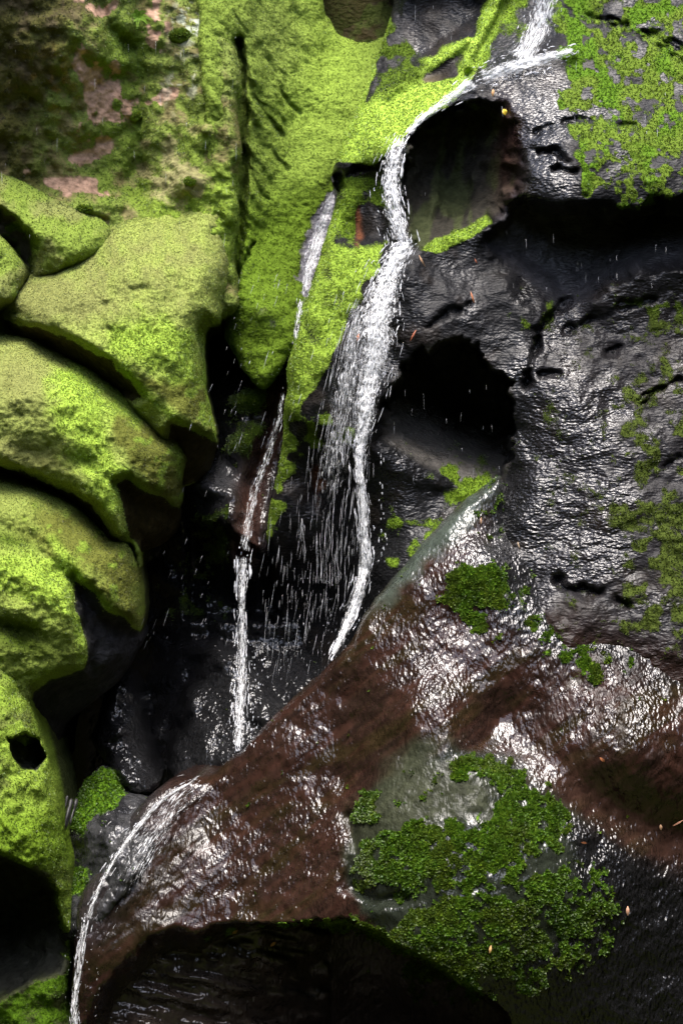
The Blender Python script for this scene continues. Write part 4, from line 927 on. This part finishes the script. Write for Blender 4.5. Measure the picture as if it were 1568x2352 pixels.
# loose drops and threads thrown off the falls
def drops(spec, seed):
    rg = np.random.default_rng(seed); out = []
    for k, (n, u0, u1, v0, v1, d0, d1, slant, ln, rad) in enumerate(spec):
        for j in range(n):
            u, v, d = rg.uniform(u0, u1), rg.uniform(v0, v1), rg.uniform(d0, d1)
            sl = slant + rg.normal(0, .05); L = rg.uniform(*ln) * rg.uniform(.5, 1.6)
            out.append(strands([(u, v, d, 1), (u + sl * L * .5, v + L * .5, d, 1), (u + sl * L, v + L, d, 1)], 1, (L, L * 1.02), rad, int(rg.integers(1e9)), cling=False, rings=4, wob=0, t1=.01))
    return merge(*out)
v, q, t = drops([(170, 610, 850, 1000, 1520, -.25, .05, -.10, (24, 80), (.2, .42)), (110, 600, 800, 1220, 1540, -.3, .0, -.12, (20, 70), (.2, .4)), (45, 330, 560, 850, 1500, -.5, -.1, -.36, (14, 44), (.18, .38)), (26, 850, 1160, 820, 1100, -.3, .1, -.02, (14, 50), (.16, .34)),
                 (18, 1150, 1568, 470, 660, -.2, .2, .02, (14, 40), (.18, .36)), (24, 820, 1568, 0, 470, -.1, .4, .0, (14, 44), (.28, .5)), (30, 0, 560, 0, 560, -.4, .3, .0, (14, 40), (.16, .34)), (50, 520, 820, 620, 1000, -.2, .1, -.3, (10, 40), (.28, .6)),
                 (80, 640, 880, 1300, 1560, -.1, .25, -.15, (3, 10), (.4, .8)), (70, 500, 600, 1640, 1760, -.2, .1, -.1, (3, 9), (.35, .8)), (60, 740, 840, 1400, 1530, .0, .3, -.3, (3, 10), (.35, .8)), (60, 150, 230, 2100, 2340, .7, .9, -.1, (3, 9), (.35, .8))], 41)
tag(mesh_from("water_spray", v, q, M_SPRAY, None, tris=t), "fine falling drops and threads of spray in front of the dark hollow", "spray", kind='stuff')

# ================================================================== small things lying on the rock
def leaf(u, v, ln, ang, col, label, name="fallen_leaf", cat="leaf", wid=.35, curl=.2, group=None):
    n = 7; s = np.linspace(0, 1, n)
    a = math.radians(ang)
    ax = np.array([math.cos(a), 0, -math.sin(a)]); sd_ = np.array([math.sin(a), -.35, math.cos(a)])
    L = ln * UNIT; p0 = world(u, v, depth_at(u, v) + .014)
    w_ = np.sin(np.pi * np.clip(s, .03, .97)) ** .8 * L * wid / 2
    V = []
    for i in range(n):
        c = ax * L * (s[i] - .5) + np.array([0, -1, 0]) * (curl * L * math.sin(math.pi * s[i]) * .6)
        bend = ax * 0 + sd_ * (.12 * L * (s[i] - .5) ** 2 * 4 * curl)
        for k in (-1, -.5, 0, .5, 1): V.append(c + bend + sd_ * w_[i] * k + np.array([0, -1, 0]) * w_[i] * .35 * abs(k))
    th = np.array([0, .0012, 0]); V = np.array(V); m = len(V)
    V = np.concatenate([V, V + th])
    Q = []
    for i in range(n - 1):
        for k in range(4):
            q0 = i * 5 + k; Q.append((q0, q0 + 5, q0 + 6, q0 + 1)); Q.append((m + q0, m + q0 + 1, m + q0 + 6, m + q0 + 5))
        Q.append((i * 5, m + i * 5, m + i * 5 + 5, i * 5 + 5)); Q.append((i * 5 + 4, i * 5 + 9, m + i * 5 + 9, m + i * 5 + 4))
    o = mesh_from(name, V, np.array(Q), plain(name + "_tone", col, .55, .4, .25, 300)); o.location = p0
    return tag(o, label, cat, group)
ORANGE, TAN, YEL, RUST = (.42, .15, .06), (.45, .27, .15), (.62, .42, .03), (.28, .08, .035)
leaf(1158, 258, 17, 70, YEL, "yellow fallen leaf beside the upper alcove", wid=.7)
leaf(1131, 213, 18, 95, (.5, .28, .12), "tan fallen leaf above the upper alcove", wid=.4)
leaf(968, 600, 32, 62, TAN, "curled tan needle below the mossy ledge of the upper alcove", "needle", "needle", .12, .35)
leaf(1084, 684, 30, 72, ORANGE, "orange needle on the dark rock between the two hollows", "needle", "needle", .14, .3)
leaf(1092, 600, 14, 65, RUST, "short rusty needle on the black rock right of the upper alcove ledge", "needle", "needle", .2, .2)
leaf(822, 775, 20, 100, ORANGE, "orange leaf caught at the left edge of the white cascade", wid=.3)
leaf(948, 770, 30, 118, RUST, "rusty needle lying just right of the white cascade", "needle", "needle", .12, .2)
leaf(1104, 1196, 16, 90, TAN, "pale tan needle at the left of the black glistening face", "needle", "needle", .25, .1)
leaf(1190, 1252, 16, 75, (.55, .42, .28), "straw coloured needle on the black face above the moss patch", "needle", "needle", .2, .1)
leaf(1516, 1900, 13, 85, TAN, "tan scrap of leaf by the dark rock below the brown run", wid=.45)
leaf(1440, 2092, 20, 90, (.5, .28, .18), "pinkish fallen leaf on the right of the mossy hump", wid=.35)
leaf(1340, 1936, 12, 5, ORANGE, "orange scrap of leaf where the brown run meets the black rock", wid=.4)

leaf(1125, 2180, 18, 100, (.55, .36, .14), "straw coloured leaf low on the mossy hump", wid=.3)
leaf(540, 2140, 14, 150, (.45, .25, .10), "brown leaf on the slab's lower rim above the overhang", wid=.5)
leaf(627, 2168, 16, 140, (.50, .24, .12), "small orange leaf under the slab's lower rim", wid=.4)
leaf(1382, 1745, 14, 40, ORANGE, "small orange leaf among the white glints on the right", wid=.45)
leaf(1556, 1890, 26, 150, (.32, .14, .08), "brown twig lying on the brown run at the right edge", "twig", "twig", .14, .1)

# splintered driftwood between boulder and ledge
def driftwood():
    rg = np.random.default_rng(5); parts = []
    for k in range(6):
        u = 146 + 5 * k + rg.normal(0, 2)
        parts.append(strands([(u + 10, 1838 + rg.normal(0, 6), .32, 1), (u + 2, 1875, .36, 1), (u - 8, 1925 + rg.normal(0, 8), .40, 1)], 1, (95, 100), (1.8, 4.2), 60 + k, cling=False, rings=6, wob=0, t1=.01))
    v, q, t = merge(*parts)
    tag(mesh_from("driftwood", v, q, plain("grey_wood", (.014, .013, .012), .5, .4, .5, 60), None, tris=t), "splintered grey driftwood jammed between lowest boulder and green ledge", "driftwood")
driftwood()

# fern on the upper cliff and bright moss cushions
def fern(u, v):
    rg = np.random.default_rng(9)
    root = bpy.data.objects.new("fern", None); COL.objects.link(root)
    p0 = world(u, v, depth_at(u, v) + .01); root.location = p0
    tag(root, "small bright green fern growing on the upper left cliff", "fern")
    m = plain("fern_green", (.13, .24, .02), .6, .3, .3, 80)
    for k in range(7):
        a = math.radians(-150 + k * 48 + rg.uniform(-12, 12)); L = rg.uniform(.05, .09)
        ax = np.array([math.cos(a) * .8, -.55, .25 - math.sin(a) * .6]); ax /= np.linalg.norm(ax)
        sd_ = np.cross(ax, [0, -1, .2]); sd_ /= np.linalg.norm(sd_)
        V, T = [], []
        for i in range(12):
            s = i / 12; c = ax * L * s + np.array([0, -.02, -.05]) * s * s
            w_ = (1 - s) * .018 + .003
            for sg in (-1, 1):
                b = len(V); V += [c, c + sd_ * sg * w_ * .6 + ax * .008, c + sd_ * sg * w_ + ax * .006, c + sd_ * sg * w_ * .6 - ax * .002]; T.append((b, b + 1, b + 2, b + 3))
        mesh_from("frond", np.array(V), np.array(T), m, root)
fern(318, 40)
def cushion(u, v, r, col, label, n=900, flat=.7):
    rg = np.random.default_rng(int(u * 7 + v))
    c = world(u, v, depth_at(u, v)); R_ = r * UNIT
    root = bpy.data.objects.new("moss_cushion", None); COL.objects.link(root); root.location = c
    tag(root, label, "moss")
    th = np.linspace(0, np.pi, 14); ph = np.linspace(0, 2 * np.pi, 24, endpoint=False)
    T_, P_ = np.meshgrid(th, ph, indexing='ij')
    D = np.stack([np.sin(T_) * np.cos(P_), np.sin(T_) * np.sin(P_), np.cos(T_)], -1)
    rr = 1 + .25 * fbm(D[..., 0] * 2 + u, D[..., 1] * 2, D[..., 2] * 2 + v)
    V = D * rr[..., None] * R_ * np.array([1, .7, flat])
    i = np.arange(14 * 24).reshape(14, 24); j = np.roll(i, -1, 1)
    q = np.stack([i[:-1], i[1:], j[1:], j[:-1]], -1).reshape(-1, 4)
    V = V.reshape(-1, 3)
    mesh_from("core", V, q, M_ROCK, root, {'rock_col': np.tile(BROWN * .5, (len(V), 1)), 'moss_col': np.tile(col * .7, (len(V), 1))}, {'moss': np.ones(len(V)), 'wet': np.zeros(len(V))})
    Wq = V + c
    pp = dict(moss=np.clip(V[:, 2] / R_ * 2 + .8, 0, 1).reshape(-1, 1), moss_col=np.tile(col, (len(V), 1)).reshape(-1, 1, 3))
    moss_carpet(root, c, Wq, q, pp, np.zeros((len(V), 1)), None, n=n, size=(.007, .014), seed=int(u), lift=.9)
cushion(412, 84, 27, GREEN * .5 + LIME * .3, "round mossy knob with a dark underside high on the cliff", 700)
cushion(310, 268, 17, LIME * 1.1, "bright yellow-green moss cushion in the middle of the cliff", 500)
cushion(196, 482, 20, GREEN * .7 + LIME * .4, "bright green moss cushion on the ledge at the cliff foot", 600, .5)
cushion(438, 418, 15, GREEN * .5 + LIME * .5, "small green moss cushion near the cliff's right edge", 350)

# ================================================================== the gorge round it all
def gorge():
    """one sheet: stream bed, side walls and the opposite bank, added out of frame to block low sky light"""
    nu, nv = 160, 60
    a = np.linspace(0, 2 * np.pi, nu, endpoint=False); t = np.linspace(0, 1, nv)
    A, T = np.meshgrid(a, t)
    # plan: rounded box from behind the cliffs to behind the viewer
    px = np.sign(np.cos(A)) * np.abs(np.cos(A)) ** .6 * 3.6; py = np.sign(np.sin(A)) * np.abs(np.sin(A)) ** .6 * 7.0 - 4.6
    h = np.where(py > 0, 8.5, 0) * 1.0
    hh = 8.8 + .4 * smooth(-3, 1.5, py) + .6 * np.sin(A * 7) + .4 * np.sin(A * 13 + 1)  # out-of-frame walls made tall so light comes mainly from overhead
    Z = -1.2 + T * (hh + 1.2)
    k = 1 + .16 * T + .05 * fbm(px / 1.5, py / 1.5, Z / 1.2, oct=4, seed=301)
    X = px * k; Y = np.where(py > 0, py * (.78 + .1 * T), py * k)
    X = np.concatenate([np.zeros((1, nu)), X * 1.0]); Y = np.concatenate([np.full((1, nu), -4.6), Y]); Z = np.concatenate([np.full((1, nu), -1.2), Z])
    V = np.stack([X, Y, Z], -1).reshape(-1, 3)
    i = np.arange((nv + 1) * nu).reshape(nv + 1, nu); j = np.roll(i, -1, 1)
    q = np.stack([i[:-1], j[:-1], j[1:], i[1:]], -1).reshape(-1, 4)
    n = len(V)
    V = V + .10 * np.stack([fbm(V[:, 0] / .5, V[:, 1] / .5, V[:, 2] / .5, seed=s) for s in (305, 306, 307)], -1)
    ms = .5 + .6 * fbm(V[:, 0], V[:, 1], V[:, 2], seed=311)
    o = mesh_from("terrain", V, q, M_ROCK, None, {'rock_col': np.tile(BROWN * .5, (n, 1)), 'moss_col': np.tile(OLIVE * .4, (n, 1))}, {'moss': ms, 'wet': np.full(n, .3), 'ripple': np.ones(n)})
    tag(o, kind='structure')
gorge()
